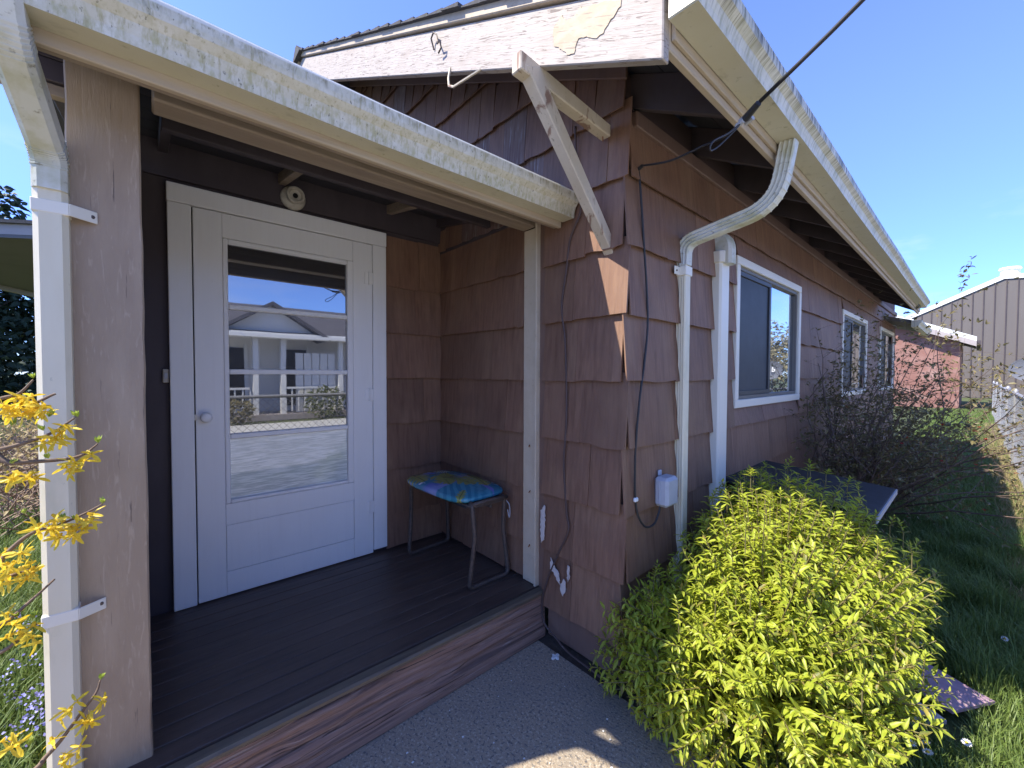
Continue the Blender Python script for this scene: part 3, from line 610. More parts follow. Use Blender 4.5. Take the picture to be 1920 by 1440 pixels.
# glazing bead round the glass
for (y0, y1, z0, z1) in ((-1.351, -1.328, .767, 2.170), (-.708, -.673, .767, 2.170), (-1.327, -.709, 2.146, 2.170), (-1.327, -.709, .767, .786)): dbox('glazing_bead', y0, y1, z0, z1, XD+.001, XD+.0335 if z1-z0 > 1 else XD+.0325, bevel=.004)
bars = (1.815, 1.470, 1.124)
edges = [.787] + sorted(bars) + [2.145]
for zb in bars: dbox('glazing_bar', -1.327, -.709, zb-.0135, zb+.0135, XD+.006, XD+.0325, bevel=.004)
for i in range(4):
    lo = edges[i]+(.014 if i else 0); hi = edges[i+1]-(.014 if i < 3 else 0)
    MB().box(XD+.008, XD+.012, -1.326, -.710, lo, hi).build('glass_pane', M['painted_refl' if i == 0 else 'glass'], DOOR, label='lowest pane of the storm door with a pale ground reflection painted in' if i == 0 else None)
MB().lathe([(.006, 0), (.012, .003), (.010, .014), (.020, .022), (.026, .032), (.025, .042), (.016, .048)], (XD+.029, -1.432, 1.236), 'x', 20).build('door_knob', M['white'], DOOR, smooth='all')
MB().box(XD+.03, XD+.034, -1.478, -1.466, 1.222, 1.252).build('latch_plate', M['vinyl'], DOOR)
for z in (2.079, 1.324, .585):
    HG = MB().box(XD+.0305, XD+.0345, -.600, -.573, z-.038, z+.038).box(XD+.0335, XD+.0375, -.569, -.545, z-.038, z+.038).build('hinge', M['white'], DOOR, bevel=.0015)
    MB().tube([(XD+.040, -.571, z-.042), (XD+.040, -.571, z+.042)], .0055, 8).build('hinge_pin', M['white'], HG)
FRM = MB().box(XD-.002, XD+.034, -1.571, -1.478, .270, 2.302).build('door_frame', M['white'], H, bevel=.003)
MB().box(XD-.002, XD+.034, -.544, -.452, .290, 2.302).build('frame_jamb', M['white'], FRM, bevel=.003)
MB().box(XD-.002, XD+.036, -1.573, -.450, 2.304, 2.396).build('frame_head', M['white'], FRM, bevel=.003)
MB().box(XD-.001, XD+.004, -1.4778, -1.4725, .272, 2.302).build('door_gap', M['black'], FRM)
LB = MB().box(XD+.0, XD+.016, -1.598, -1.574, 1.415, 1.482).build('doorbell', M['tan'], H, bevel=.003, label='small beige doorbell button beside the door frame')
MB().box(XD+.017, XD+.020, -1.592, -1.580, 1.435, 1.462).build('bell_button', M['boxgrey'], LB)
LF = MB().lathe([(.066, 0), (.066, .012), (.058, .022), (.040, .028), (.040, .050), (.046, .056), (.046, .072), (.036, .074), (.030, .060), (.014, .056)], (XD+.024, -1.012, 2.468), 'x', 26).build('lamp_holder', M['tan'], H, smooth=True, label='empty round porcelain lamp holder above the door')
MB().lathe([(.0135, .0), (.0135, .0605)], (XD+.025, -1.012, 2.468), 'x', 14).build('lamp_socket', M['black'], LF)
# --- windows of the side wall
def window(r, sash=.5, nm='window', lab=None):
    y0, y1, z0, z1 = r; cw = .055
    wo = MB().box(0, .036, y0, y1, z1-cw, z1).box(0, .036, y0, y1, z0, z0+cw).box(0, .0355, y0, y0+cw, z0+cw+.0005, z1-cw-.0005).box(0, .0355, y1-cw, y1, z0+cw+.0005, z1-cw-.0005).build(nm, M['vinyl'], H, bevel=.004, label=lab)
    a, b, c, d = y0+cw+.001, y1-cw-.001, z0+cw+.001, z1-cw-.001; t = .024
    MB().box(-.04, .018, a, b, d-t, d).box(-.04, .018, a, b, c, c+t).box(-.04, .0175, a, a+t, c+t, d-t).box(-.04, .0175, b-t, b, c+t, d-t).build('window_frame', M['bronze'], wo, bevel=.002)
    m = a+(b-a)*sash
    MB().box(-.012, .014, a+t, m+.02, d-t-.032, d-t-.001).box(-.012, .014, a+t, m+.02, c+t+.001, c+t+.032).box(-.0125, .0135, a+t, a+t+.03, c+t+.032, d-t-.032).box(-.0125, .0135, m-.02, m+.02, c+t+.032, d-t-.032).build('sliding_sash', M['alum'], wo, bevel=.002)
    MB().box(-.002, .002, a+t+.03, m-.02, c+t+.032, d-t-.032).build('insect_screen', M['screen'], wo)
    MB().box(-.010, -.006, m+.021, b-t, c+t, d-t).build('window_pane', M['wglass'], wo)
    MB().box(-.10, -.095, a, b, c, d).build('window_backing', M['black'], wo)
window(W1, .49, lab='white framed sliding window nearest the corner with a dark insect screen')
window(W2, .42, lab='second white framed window behind the bare shrub'); window(W3, .45, lab='farthest white framed window on the side wall')
# --- downspouts
def rprof(w_, d_, c_=.010, flutes=0):
    p = [(-w_/2+c_, -d_/2), (w_/2-c_, -d_/2), (w_/2, -d_/2+c_), (w_/2, d_/2-c_), (w_/2-c_, d_/2), (-w_/2+c_, d_/2), (-w_/2, d_/2-c_), (-w_/2, -d_/2+c_)]
    return p
def arc(pts, rad=.05, n=5):   # round the corners of a path
    pts = [Vector(p) for p in pts]; o_ = [pts[0]]
    for a, b, c in zip(pts, pts[1:], pts[2:]):
        d1 = (a-b); d2 = (c-b); r_ = min(rad, d1.length*.48, d2.length*.48); p, q = b+d1.normalized()*r_, b+d2.normalized()*r_
        for i in range(n+1):
            t = i/n; o_.append(p*(1-t)**2+b*2*t*(1-t)+q*t*t)
    return o_+[pts[-1]]
def flute(w_, d_):
    """rectangular section with three ribs on the -v... side"""
    p = []; k = 3
    for s_ in (-1, 1):
        xs = np.linspace(-w_/2+.006, w_/2-.006, 3*k+1)
        row = []
        for i, xx in enumerate(xs): row.append((xx, s_*(d_/2-(.0065 if i % 3 in (1, 2) else 0))))
        p += row if s_ < 0 else row[::-1]
    p2 = p[:3*k+1]+[(w_/2, -d_/2+.008), (w_/2, d_/2-.008)]+p[3*k+1:]+[(-w_/2, d_/2-.008), (-w_/2, -d_/2+.008)]
    return p2
def flute2(w_, d_): return [(b, a) for a, b in flute(d_, w_)][::-1]
D1 = MB().sweep([(.035, .493, .03), (.035, .493, 2.045)], flute(.052, .064), (1, 0, 0)).build('downspout', M['down'], H, label='ribbed white downspout in front of the side wall corner')
pth = arc([(.035, .493, 2.04), (.037, .495, 2.165), (.455, .520, 2.245), (.505, .50, 2.50)], .13, 8)
MB().sweep(pth, flute2(.060, .066), (0, 1, 0)).build('downspout_elbow', M['elbow'], D1, label='long offset elbow from the eave gutter to the downspout')
for q in list(range(2, 9))+list(range(12, 19)):
    p = pth[q]; dd = (pth[q+1]-pth[q-1]).normalized(); MB().sweep([p-dd*.002, p+dd*.002], flute2(.0635, .0695), (0, 1, 0)).build('elbow_crimp', M['elbow'], D1)
MB().box(.008, .066, .456, .530, 1.985, 2.035).build('downspout_strap', M['vinyl'], D1, bevel=.003)
MB().box(.027, .031, .405, .458, 1.988, 2.030).build('strap_tab', M['vinyl'], D1, bevel=.001)
MB().lathe([(.005, 0), (.005, .003)], (.031, .425, 2.008), 'x', 8).build('strap_screw', M['rust'], D1)
LC = MB().sweep([(.034, .965, .10), (.034, .965, 2.16)], rprof(.064, .128, .012), (1, 0, 0)).build('line_cover', M['vinyl'], H, label='plain white square pipe cover beside the first window')
MB().sweep(arc([(.036, .965, 2.125), (.036, .965, 2.245), (-.02, .965, 2.275)], .06, 6), rprof(.088, .150, .016), (0, 1, 0)).build('cover_cap', M['elbow'], LC)
cap = MB().sweep([(.038, .965, 2.13), (.038, .965, 2.20)], rprof(.082, .148, .02), (1, 0, 0)).build('cover_collar', M['vinyl'], LC, bevel=.004)
D2 = MB().sweep([(-.588, -1.8385, .02), (-.588, -1.8385, 1.955)], rprof(.066, .066, .012), (1, 0, 0)).build('downspout', M['down'], H, label='white downspout strapped to the porch post')
pth2 = arc([(-.586, -1.8385, 1.95), (-.586, -1.8385, 2.05), (-.335, -1.868, 2.20), (-.300, -1.870, 2.27)], .09, 8)
MB().sweep(pth2, rprof(.066, .078, .012), (0, 1, 0)).build('downspout_elbow', M['elbow'], D2)
for q in list(range(2, 9))+list(range(11, 18)):
    p = pth2[q]; dd = (pth2[q+1]-pth2[q-1]).normalized(); MB().sweep([p-dd*.0022, p+dd*.0022], rprof(.0695, .0815, .012), (0, 1, 0)).build('elbow_crimp', M['elbow'], D2)
for z, t in ((1.905, .0), (.795, .012)):
    MB().box(-.624, -.5535, -1.8735, -1.803, z-.017, z+.017).build('downspout_strap', M['vinyl'], D2, bevel=.002)
    MB().hexa([(-.5575, -1.803, z-.0165), (-.5535, -1.803, z-.0165), (-.5945, -1.752, z-.0165-t*.3), (-.5985, -1.752, z-.0165-t*.3), (-.5575, -1.803, z+.0165), (-.5535, -1.803, z+.0165), (-.5945, -1.752, z+.0165-t*.3), (-.5985, -1.752, z+.0165-t*.3)]).build('strap_tab', M['vinyl'], D2, bevel=.0015)
    MB().lathe([(.006, 0), (.004, .003)], (-.588, -1.762, z), 'x', 8).build('strap_screw', M['rust'], D2)
# --- lower roof at the far end
LR = MB().hexa([(-.3, 7.66, 2.50), (.36, 7.66, 2.30), (.36, 9.9, 2.30), (-.3, 9.9, 2.50), (-.3, 7.66, 2.56), (.36, 7.66, 2.36), (.36, 9.9, 2.36), (-.3, 9.9, 2.56)]).build('lower_roof', M['greysoffit'], H, label='low far roof with its own short gutter')
MB().prism([(a, b) for a, b in kprof(.362, 2.24, .12, .11)][:11], 0, 'y', 7.62, 9.9).build('lower_gutter', M['gut_under'], LR)
# --- junction box
JB = MB().box(.028, .104, .222, .336, .812, .957).build('junction_box', M['boxgrey'], H, bevel=.014, label='grey plastic cable junction box on the side wall')
MB().box(.026, .034, .262, .296, .952, .982).build('box_tab', M['boxgrey'], JB, bevel=.004)
MB().box(.060, .066, .217, .222, .83, .94).build('box_hinge', M['boxgrey'], JB, bevel=.001)

# ================================================================== CABLES
def smooth(pts, n=6):
    pts = [Vector(p) for p in pts]; o_ = []
    for i in range(len(pts)-1):
        p0 = pts[max(i-1, 0)]; p1 = pts[i]; p2 = pts[i+1]; p3 = pts[min(i+2, len(pts)-1)]
        for k in range(n):
            t = k/n; o_.append(.5*((2*p1)+(p2-p0)*t+(2*p0-5*p1+4*p2-p3)*t*t+(3*p1-p0-3*p2+p3)*t**3))
    return o_+[pts[-1]]
gc = [(-.274, -.034, 2.70), (-.265, -.034, 2.534), (-.235, -.036, 2.36), (-.238, -.036, 2.263), (-.303, -.034, 2.146), (-.33, -.031, 1.99), (-.358, -.033, 1.815), (-.334, -.032, 1.634), (-.32, -.032, 1.302), (-.326, -.033, 1.135), (-.336, -.033, .995), (-.315, -.033, .747), (-.30, -.034, .653), (-.38, -.036, .486), (-.449, -.037, .33), (-.482, -.040, .196), (-.462, -.042, .099), (-.376, -.045, .06), (-.283, -.05, .03), (-.15, -.05, .02), (.02, -.06, .02)]
t = MB().tube(smooth(gc), .0055, 7).build('wall_cable', M['browncable'], None, smooth='all')
tag(t, 'thin brown painted cable hanging down the gable wall beside the porch', 'cable')
wc = thing('drop_cable', 'black cable running down the side wall corner into the grey junction box', 'cable', (.03, .05, 2.4))
rc = [(.030, .051, 2.405), (.034, .062, 2.331), (.034, .10, 2.07), (.034, .128, 1.875), (.034, .141, 1.699), (.034, .116, 1.52), (.034, .082, 1.369), (.034, .05, 1.145), (.034, .045, .97), (.036, .052, .856), (.045, .066, .79), (.052, .115, .737), (.055, .185, .735), (.055, .228, .78), (.055, .240, .818)]
MB().tube(smooth(rc), .0052, 7).build('cable', M['wire'], wc, smooth='all')
MB().box(.030, .044, .036, .064, .868, .888).build('cable_clip', M['pipewhite'], wc, bevel=.004)
MB().tube([(.03, .05, 2.405), (.055, .045, 2.412)], .008, 8).build('wall_eye', M['wire'], wc)
dc = thing('overhead_cable', 'black overhead service cable crossing the sky to the eave', 'cable', (.5, -.05, 2.356))
p0 = Vector((.86, -.172, 2.496)); dr = (p0-Vector((.58, -.102, 2.38))).normalized()
MB().tube([(.58, -.102, 2.38), (.70, -.136, 2.425), (.78, -.150, 2.462)] + [tuple(p0+dr*k+Vector((0, 0, .004*k*k))) for k in (0, .5, 1.5, 3, 6, 12, 22)], .0065, 8).build('cable', M['wire'], dc, smooth='all')
MB().tube([(.522, -.066, 2.364), (.575, -.100, 2.378)], [.013, .010], 8).build('cable_clamp', M['wire'], dc)
MB().tube(smooth([(.51, -.058, 2.36), (.49, -.129, 2.303), (.47, -.201, 2.257), (.46, -.197, 2.232), (.47, -.144, 2.266), (.505, -.062, 2.353)]), .0030, 6).build('tie_loop', M['wire'], dc, smooth='all')
MB().tube(smooth([(.53, -.072, 2.366), (.44, -.03, 2.352), (.34, .0, 2.365), (.2, .02, 2.37), (.055, .045, 2.412)]), .0042, 6).build('thin_wire', M['wire'], dc, smooth='all')
for q in ((.50, -.05, 2.372), (.492, -.062, 2.352), (.515, -.04, 2.36)):
    MB().tube([q, (q[0]+.028, q[1]-.012, q[2]+.004)], .008, 7).build('wire_connector', M['boxgrey'], dc)
cl = MB().box(-.345, -.305, -.105, -.095, .002, .012).box(-.331, -.319, -.125, -.078, .004, .0135).build('cable_tag', M['pipewhite']); tag(cl, 'small white plastic cross lying by the foot of the gable wall', 'plastic scrap')

# ================================================================== STOOL AND CUSHION
ST = thing('metal_stool', 'rusty bent tube metal stool in the porch corner', 'stool', (-1.05, -.2, zF))
def bow(xt, xb, y0, y1):
    z0 = zF+.012; zt = .728
    return arc([(xt, y0+.02, zt), (xt, y0-.0, zt-.01), (xt+(xb-xt)*.25, y0+.015, .56), (xb, y0-.03, z0), (xb, y1+.02, z0), (xt+(xb-xt)*.2, y1-.012, .55), (xt, y1, zt-.01), (xt, y1-.03, zt)], .03, 4)
MB().tube(arc([(-.775, -.315, .742), (-.745, -.325, .735), (-.728, -.318, .56), (-.745, -.345, zF+.011), (-.742, -.062, zF+.011), (-.768, -.082, .56), (-.752, -.085, .735), (-.775, -.09, .742)], .035, 5), .0135, 9).build('leg_frame', M['rust'], ST, smooth='all')
MB().tube(arc([(-1.36, -.355, .722), (-1.385, -.355, .715), (-1.395, -.352, .52), (-1.362, -.385, zF+.011), (-1.388, -.065, zF+.011), (-1.38, -.08, .56), (-1.39, -.085, .715), (-1.36, -.09, .722)], .035, 5), .0135, 9).build('leg_frame', M['rust'], ST, smooth='all')
MB().tube(arc([(-1.39, -.33, .708), (-.745, -.33, .728), (-.745, -.085, .728), (-1.39, -.085, .708)], .04, 5), .011, 8).build('seat_rail', M['rust'], ST, smooth='all')
MB().tube([(-1.38, -.19, .70), (-.75, -.19, .705)], .010, 8).build('seat_rail', M['rust'], ST)
MB().box(-1.38, -.78, -.345, -.072, .716, .727).build('seat_board', M['tar'], ST)
MB().tube(arc([(-.740, -.325, .742), (-.735, -.20, .748), (-.740, -.075, .742)], .05, 5), .0125, 8).build('seat_hoop', M['rust'], ST, smooth='all')
MB().tube(smooth([(-.745, -.08, .72), (-.738, -.06, .69), (-.742, -.05, .64), (-.735, -.062, .615), (-.745, -.066, .66)]), .003, 5).build('tie_string', M['boxgrey'], ST)
# cushion with printed palm leaves (flat print stored per vertex)
nu, nv = 280, 170; vs = []; cols = []
cx0, cy0, cz0 = -1.10, -.215, .732; a_, b_, hh = .335, .196, .058
PAL = dict(blue=(.13, .17, .46), teal=(.03, .19, .28), aqua=(.06, .28, .36), olive=(.28, .29, .085), dk=(.12, .15, .06), white=(.85, .86, .88), lb=(.22, .27, .52))
LEAVES = [(-.06, -.03, .22, .26, 9), (-.05, -.04, -.9, .13, 6), (-.05, -.03, 2.5, .11, 6), (-.05, -.04, -.35, .16, 7), (-.31, .0, .6, .18, 9), (.03, .13, -.25, .22, 9), (-.30, -.12, -.15, .22, 10), (-.20, .13, .9, .07, 6), (.28, -.15, 2.2, .08, 6)]
def print_col(x, y):
    n1 = mnoise.noise(Vector((x*5.2+2, y*5.2, 0))); n2 = mnoise.noise(Vector((x*9, y*9+7, 3)))
    c = PAL['blue'] if n1 > -.02 else PAL['teal']
    if n1 > .30: c = PAL['lb']
    if x > .10 and y < .05:
        c = PAL['aqua'] if math.sin((x*.8+y*1.2)*95+n2*3) > .1 else PAL['teal']
    for (lx, ly, an, ln, k) in LEAVES:
        dx, dy = x-lx, y-ly; u = dx*math.cos(an)+dy*math.sin(an); v = -dx*math.sin(an)+dy*math.cos(an)
        t_ = u/ln
        if -.25 < t_ < 1:
            wdt = ln*.36*math.sqrt(max(0, 1-((t_-.2)/.8)**2))
            fr_ = abs(math.sin((u-abs(v)*.65)/ln*k*1.6))
            lim = wdt*(.25+.75*fr_)
            if abs(v) < lim:
                c = PAL['olive']
                if abs(v) < .004 or (fr_ < .16 and abs(v) > .012): c = PAL['dk']
    if (x+.205)**2+(y-.045)**2 < .055**2 and math.sin(x*330)*math.sin(y*330) > .25: c = PAL['white']
    if abs(x+.06) < .04 and -.196 < y < -.165 and math.sin(x*260) > .25: c = PAL['white']
    return c
for i in range(nv+1):
    ph = -math.pi/2+math.pi*i/nv
    for j in range(nu):
        th = 2*math.pi*j/nu
        e1, e2 = .28, .38
        sg = lambda q, e: math.copysign(abs(q)**e, q)
        x = a_*sg(math.cos(ph), e1*1.3)*sg(math.cos(th), .45); y = b_*sg(math.cos(ph), e1*1.3)*sg(math.sin(th), .5)
        z = hh*.5*sg(math.sin(ph), .75)
        rr = min(1, (x/a_)**2+(y/b_)**2); z += .018*(1-rr)*(1 if ph > 0 else .2)
        xr, yr = x*math.cos(.03)-y*math.sin(.03), x*math.sin(.03)+y*math.cos(.03)
        vs.append((cx0+xr, cy0+yr, cz0+hh*.5+z+.012*(x/a_)*-.2)); cols.append(print_col(x, y))
fs = [(i*nu+j, i*nu+(j+1) % nu, (i+1)*nu+(j+1) % nu, (i+1)*nu+j) for i in range(nv) for j in range(nu)]
cm = bpy.data.meshes.new('seat_cushion'); cm.from_pydata(vs, [], fs); cm.update()
ca = cm.color_attributes.new('print', 'FLOAT_COLOR', 'POINT')
ca.data.foreach_set('color', np.array([(*c, 1) for c in cols], np.float32).ravel())
for p in cm.polygons: p.use_smooth = True
mc = bpy.data.materials.new('printed_vinyl'); mc.use_nodes = True
an_ = mc.node_tree.nodes.new('ShaderNodeAttribute'); an_.attribute_name = 'print'; bsc = mc.node_tree.nodes['Principled BSDF']
mc.node_tree.links.new(an_.outputs['Color'], bsc.inputs['Base Color']); bsc.inputs['Roughness'].default_value = .22; bsc.inputs['Coat Weight'].default_value = .3
cm.materials.append(mc); tag(mobj('seat_cushion', cm), 'glossy blue and olive palm leaf cushion lying on the rusty stool', 'cushion')

# ================================================================== STORAGE BOX behind the shrub
SB = thing('storage_box', 'low box with black tar lid against the side wall behind the yellow green shrub', 'box', (.38, 1.45, 0))
MB().hexa([(.05, 1.16, -.02), (.62, 1.16, -.02), (.62, 1.80, -.02), (.05, 1.80, -.02), (.05, 1.16, .775), (.62, 1.16, .725), (.62, 1.80, .725), (.05, 1.80, .775)]).build('box_body', M['dark_trim'], SB)
MB().hexa([(.03, 1.08, .782), (.76, 1.08, .718), (.76, 1.87, .718), (.03, 1.87, .782), (.03, 1.08, .812), (.76, 1.08, .748), (.76, 1.87, .748), (.03, 1.87, .812)]).build('box_lid', M['tar'], SB, bevel=.004)
MB().box(.7605, .767, 1.08, 1.87, .716, .746).build('lid_edge', M['boxgrey'], SB)

# ================================================================== PLANTS
def leaf_template(L, W, fold=.25, droop=.15):
    """lance leaf along +X, 10 verts"""
    st = [0, .28, .62, 1]; wd = [.12, 1, .78, 0]
    v = []
    for t, q in zip(st, wd):
        z = -droop*L*t*t
        if q == 0: v.append((L*t, 0, z))
        else: v += [(L*t, -W*q/2, z+W*q*fold), (L*t, 0, z), (L*t, W*q/2, z+W*q*fold)]
    f = [(0, 3, 4, 1), (1, 4, 5, 2), (3, 6, 7, 4), (4, 7, 8, 5), (6, 9, 7, 7), (7, 9, 8, 8)]
    return np.array(v), [(0, 3, 4), (0, 4, 1), (1, 4, 5), (1, 5, 2), (3, 6, 7), (3, 7, 4), (4, 7, 8), (4, 8, 5), (6, 9, 7), (7, 9, 8)]
def inst(tv, tf, mats, mt, name):
    """bake many copies of a template into one mesh; mats: list of 4x4"""
    A = np.array([np.array(m) for m in mats]); tv4 = np.c_[tv, np.ones(len(tv))]
    V = np.einsum('nij,kj->nki', A, tv4)[:, :, :3].reshape(-1, 3)
    n = len(mats); k = len(tv); Fl = (np.array(tf)[None]+np.arange(n)[:, None, None]*k).reshape(-1)
    return fastmesh(name, V, Fl, mt, 3)
def orient(p, d, roll, s):
    d = Vector(d).normalized(); ref = Vector((0, 0, 1)) if abs(d.z) < .95 else Vector((1, 0, 0))
    y = ref.cross(d).normalized(); z = d.cross(y)
    m = Matrix((d, y, z)).transposed().to_4x4()
    return Matrix.Translation(p) @ m @ Matrix.Rotation(roll, 4, 'X') @ Matrix.Diagonal((s, s, s, 1))
rnd = random.Random(11)
# --- yellow green shrub
BU = thing('leafy_shrub', 'bright yellow green leafy shrub at the corner of the house', 'shrub', (.5, .4, 0))
BL = [((.50, .46, .38), (.49, .64, .53), 1.0), ((.18, .06, .22), (.33, .32, .34), .65), ((.76, .80, .46), (.27, .54, .33), .5), ((.50, .02, .24), (.48, .36, .38), .9), ((.34, .66, .54), (.28, .36, .42), .4), ((.80, .40, .25), (.28, .42, .30), .4), ((.46, .92, .68), (.36, .30, .30), .6)]
shoots = []; leaves = []; stem = MB()
while len(shoots) < 1700:
    c, r_, wgt = rnd.choices(BL, [b[2] for b in BL])[0]
    d = Vector((rnd.gauss(0, 1), rnd.gauss(0, 1), rnd.gauss(.35, 1))).normalized()
    rr = rnd.uniform(.72, 1.04)
    p = Vector((c[0]+d.x*r_[0]*rr, c[1]+d.y*r_[1]*rr, c[2]+d.z*r_[2]*rr))
    if p.z < .03 or (p.x < .05 and p.y > -.03) or (p.x < -.20) or (p.x > .98 and p.z < .3): continue
    shoots.append((p, d))
tips = 0
for (p, d) in shoots:
    base = Vector((.48+(p.x-.48)*.45+rnd.uniform(-.05, .05), .42+(p.y-.42)*.45+rnd.uniform(-.05, .05), max(.02, p.z*.45-.05)))
    mid = (base+p)*.5+Vector((0, 0, .05))
    pts = [base, (base+mid)*.5+Vector((0, 0, .02)), mid, (mid+p)*.5+d*.01, p]
    stem.tube(pts, [.004, .0035, .003, .0022, .0012], 4, False)
    n = rnd.randint(11, 15); tot = pts
    path = smooth(pts, 6); K = len(path)
    for i in range(n):
        t = .45+.55*(i+rnd.random()*.5)/n; q = path[min(K-1, int(t*(K-1)))]; dirn = (path[min(K-1, int(t*(K-1))+1)]-path[max(0, int(t*(K-1))-1)]).normalized()
        for s_ in (0, math.pi):
            az = i*1.571+s_+rnd.uniform(-.4, .4); e = dirn.orthogonal().normalized(); g = dirn.cross(e)
            sd = e*math.cos(az)+g*math.sin(az)
            ld = (sd*1.0+dirn*rnd.uniform(.35, .9)+Vector((0, 0, -.10+rnd.uniform(-.25, .25)))).normalized()
            s2 = rnd.uniform(.5, 1.25)*(1-.35*max(0, t-.85)/.15)
            q2 = q+ld*.004
            if q2.x < .03 and q2.y > 0: continue
            leaves.append(orient(q2, ld, rnd.uniform(-.5, .5), s2))
# upright young shoots
for k in range(60):
    c, r_, _ = rnd.choice(BL); a = rnd.uniform(0, 6.28); rr = rnd.uniform(0, .8)
    p = Vector((c[0]+math.cos(a)*r_[0]*rr, c[1]+math.sin(a)*r_[1]*rr, c[2]+r_[2]*math.sqrt(1-rr*rr)*.98))
    if p.x < .07: continue
    h_ = rnd.uniform(.02, .065); tp = p+Vector((rnd.uniform(-.02, .02), rnd.uniform(-.02, .02), h_))
    stem.tube([p-Vector((0, 0, .08)), p, tp], [.002, .0018, .001], 4, False)
    for i in range(6):
        t = i/6; az = i*1.57+rnd.random(); q = p.lerp(tp, t)
        for s_ in (0, math.pi): leaves.append(orient(q, Vector((math.cos(az+s_), math.sin(az+s_), .35+t*.9)), 0, rnd.uniform(.55, .9)*(1.05-.5*t)))
stem.build('stems', M['greentwig'], BU)
TV, TF = leaf_template(.049, .0152)
leaves.sort(key=lambda m: (Vector((m[0][3], m[1][3], m[2][3]))-CAM).length)
lm = MB().add([tuple(v) for v in TV], TF).mesh('leaf', M['bushleaf'])
for m in leaves[:300]: mobj('leaf', lm, BU, m)
rest = leaves[300:]; old = [m for i, m in enumerate(rest) if i % 11 == 0]; rest = [m for i, m in enumerate(rest) if i % 11]
tag(mobj('foliage', inst(TV, TF, rest, M['bushleaf'], 'foliage'), BU), kind='stuff')
tag(mobj('old_foliage', inst(TV, TF, old, M['oldleaf'], 'old_foliage'), BU, None, 'darker older leaves among the yellow green ones'), kind='stuff')

# --- bare quince shrub by the side wall
QU = thing('quince_shrub', 'dark twiggy shrub with few red flowers arching over the side lawn', 'shrub', (.4, 3.9, 0))
bm_ = MB(); qleaf = []; qfl = []
def cane(p, d, ln, r0, depth):
    pts = [p.copy()]; rad = [r0]; n = 7; dd = d.copy()
    for i in range(n):
        dd = (dd+Vector((rnd.uniform(-.2, .2), rnd.uniform(-.2, .2), rnd.uniform(-.17, .12)-(.05 if depth == 0 else .02)))).normalized()
        q = pts[-1]+dd*ln/n
        if q.x < .06: q.x = .06+rnd.random()*.03; dd.x = abs(dd.x)
        if q.z < .03: q.z = .03
        pts.append(q); rad.append(r0*(1-.75*(i+1)/n))
        if depth < 2 and rnd.random() < (.75 if depth == 0 else .42):
            sdv = Vector((rnd.gauss(0, 1), rnd.gauss(0, 1), rnd.gauss(.1, .7))).normalized()
            cane(q, (dd*.55+sdv).normalized(), ln*rnd.uniform(.25, .5), rad[-1]*.6, depth+1)
        if depth > 0 or i > 2:
            for _ in range(2 if depth else 1):
                if rnd.random() < .46:
                    sv = Vector((rnd.gauss(0, 1), rnd.gauss(0, 1), rnd.gauss(.4, .8))).normalized()
                    for t_ in range(rnd.choice((1, 2, 3))): qleaf.append(orient(q+sv*.005, (sv+Vector((rnd.gauss(0, .5), rnd.gauss(0, .5), rnd.gauss(0, .4)))).normalized(), rnd.uniform(-1, 1), rnd.uniform(.6, 1.25)))
            if rnd.random() < .03 and q.z < 1.1: qfl.append(q)
    bm_.tube(pts, rad, 4, False)
for k in range(72):
    a = rnd.uniform(0, 6.28); y_ = rnd.uniform(2.75, 4.4); p = Vector((rnd.uniform(.15, .45), y_, 0))
    d = Vector((rnd.uniform(-.15, .42), rnd.uniform(-.55, .5), rnd.uniform(.7, 1.4))).normalized()
    cane(p, d, rnd.uniform(1.05, 2.0), rnd.uniform(.005, .010), 0)
for k in range(13):     # long arching canes towards the fence
    p = Vector((rnd.uniform(.4, .7), rnd.uniform(2.9, 4.2), .3)); d = Vector((rnd.uniform(.15, .75), rnd.uniform(-.6, .3), rnd.uniform(.3, .85))).normalized()
    cane(p, d, rnd.uniform(1.4, 2.0), .007, 1)
bm_.build('branches', M['darktwig'], QU)
QV, QF = leaf_template(.034, .013, .2, .1)
tag(mobj('foliage', inst(QV, QF, qleaf, M['quinceleaf'], 'foliage'), QU), kind='stuff')
fv = MB()
for q in qfl[:26]:
    mb = MB()
    for i in range(5):
        m = orient(q, Vector((math.cos(i*1.257), math.sin(i*1.257), .5)), 0, .7); v = [m @ Vector(x) for x in ((0, 0, 0), (.012, -.010, .003), (.026, 0, .008), (.012, .010, .003))]
        mb.add(v, [(0, 1, 2, 3)])
    mb.build('red_flower', M['redflower'], QU)

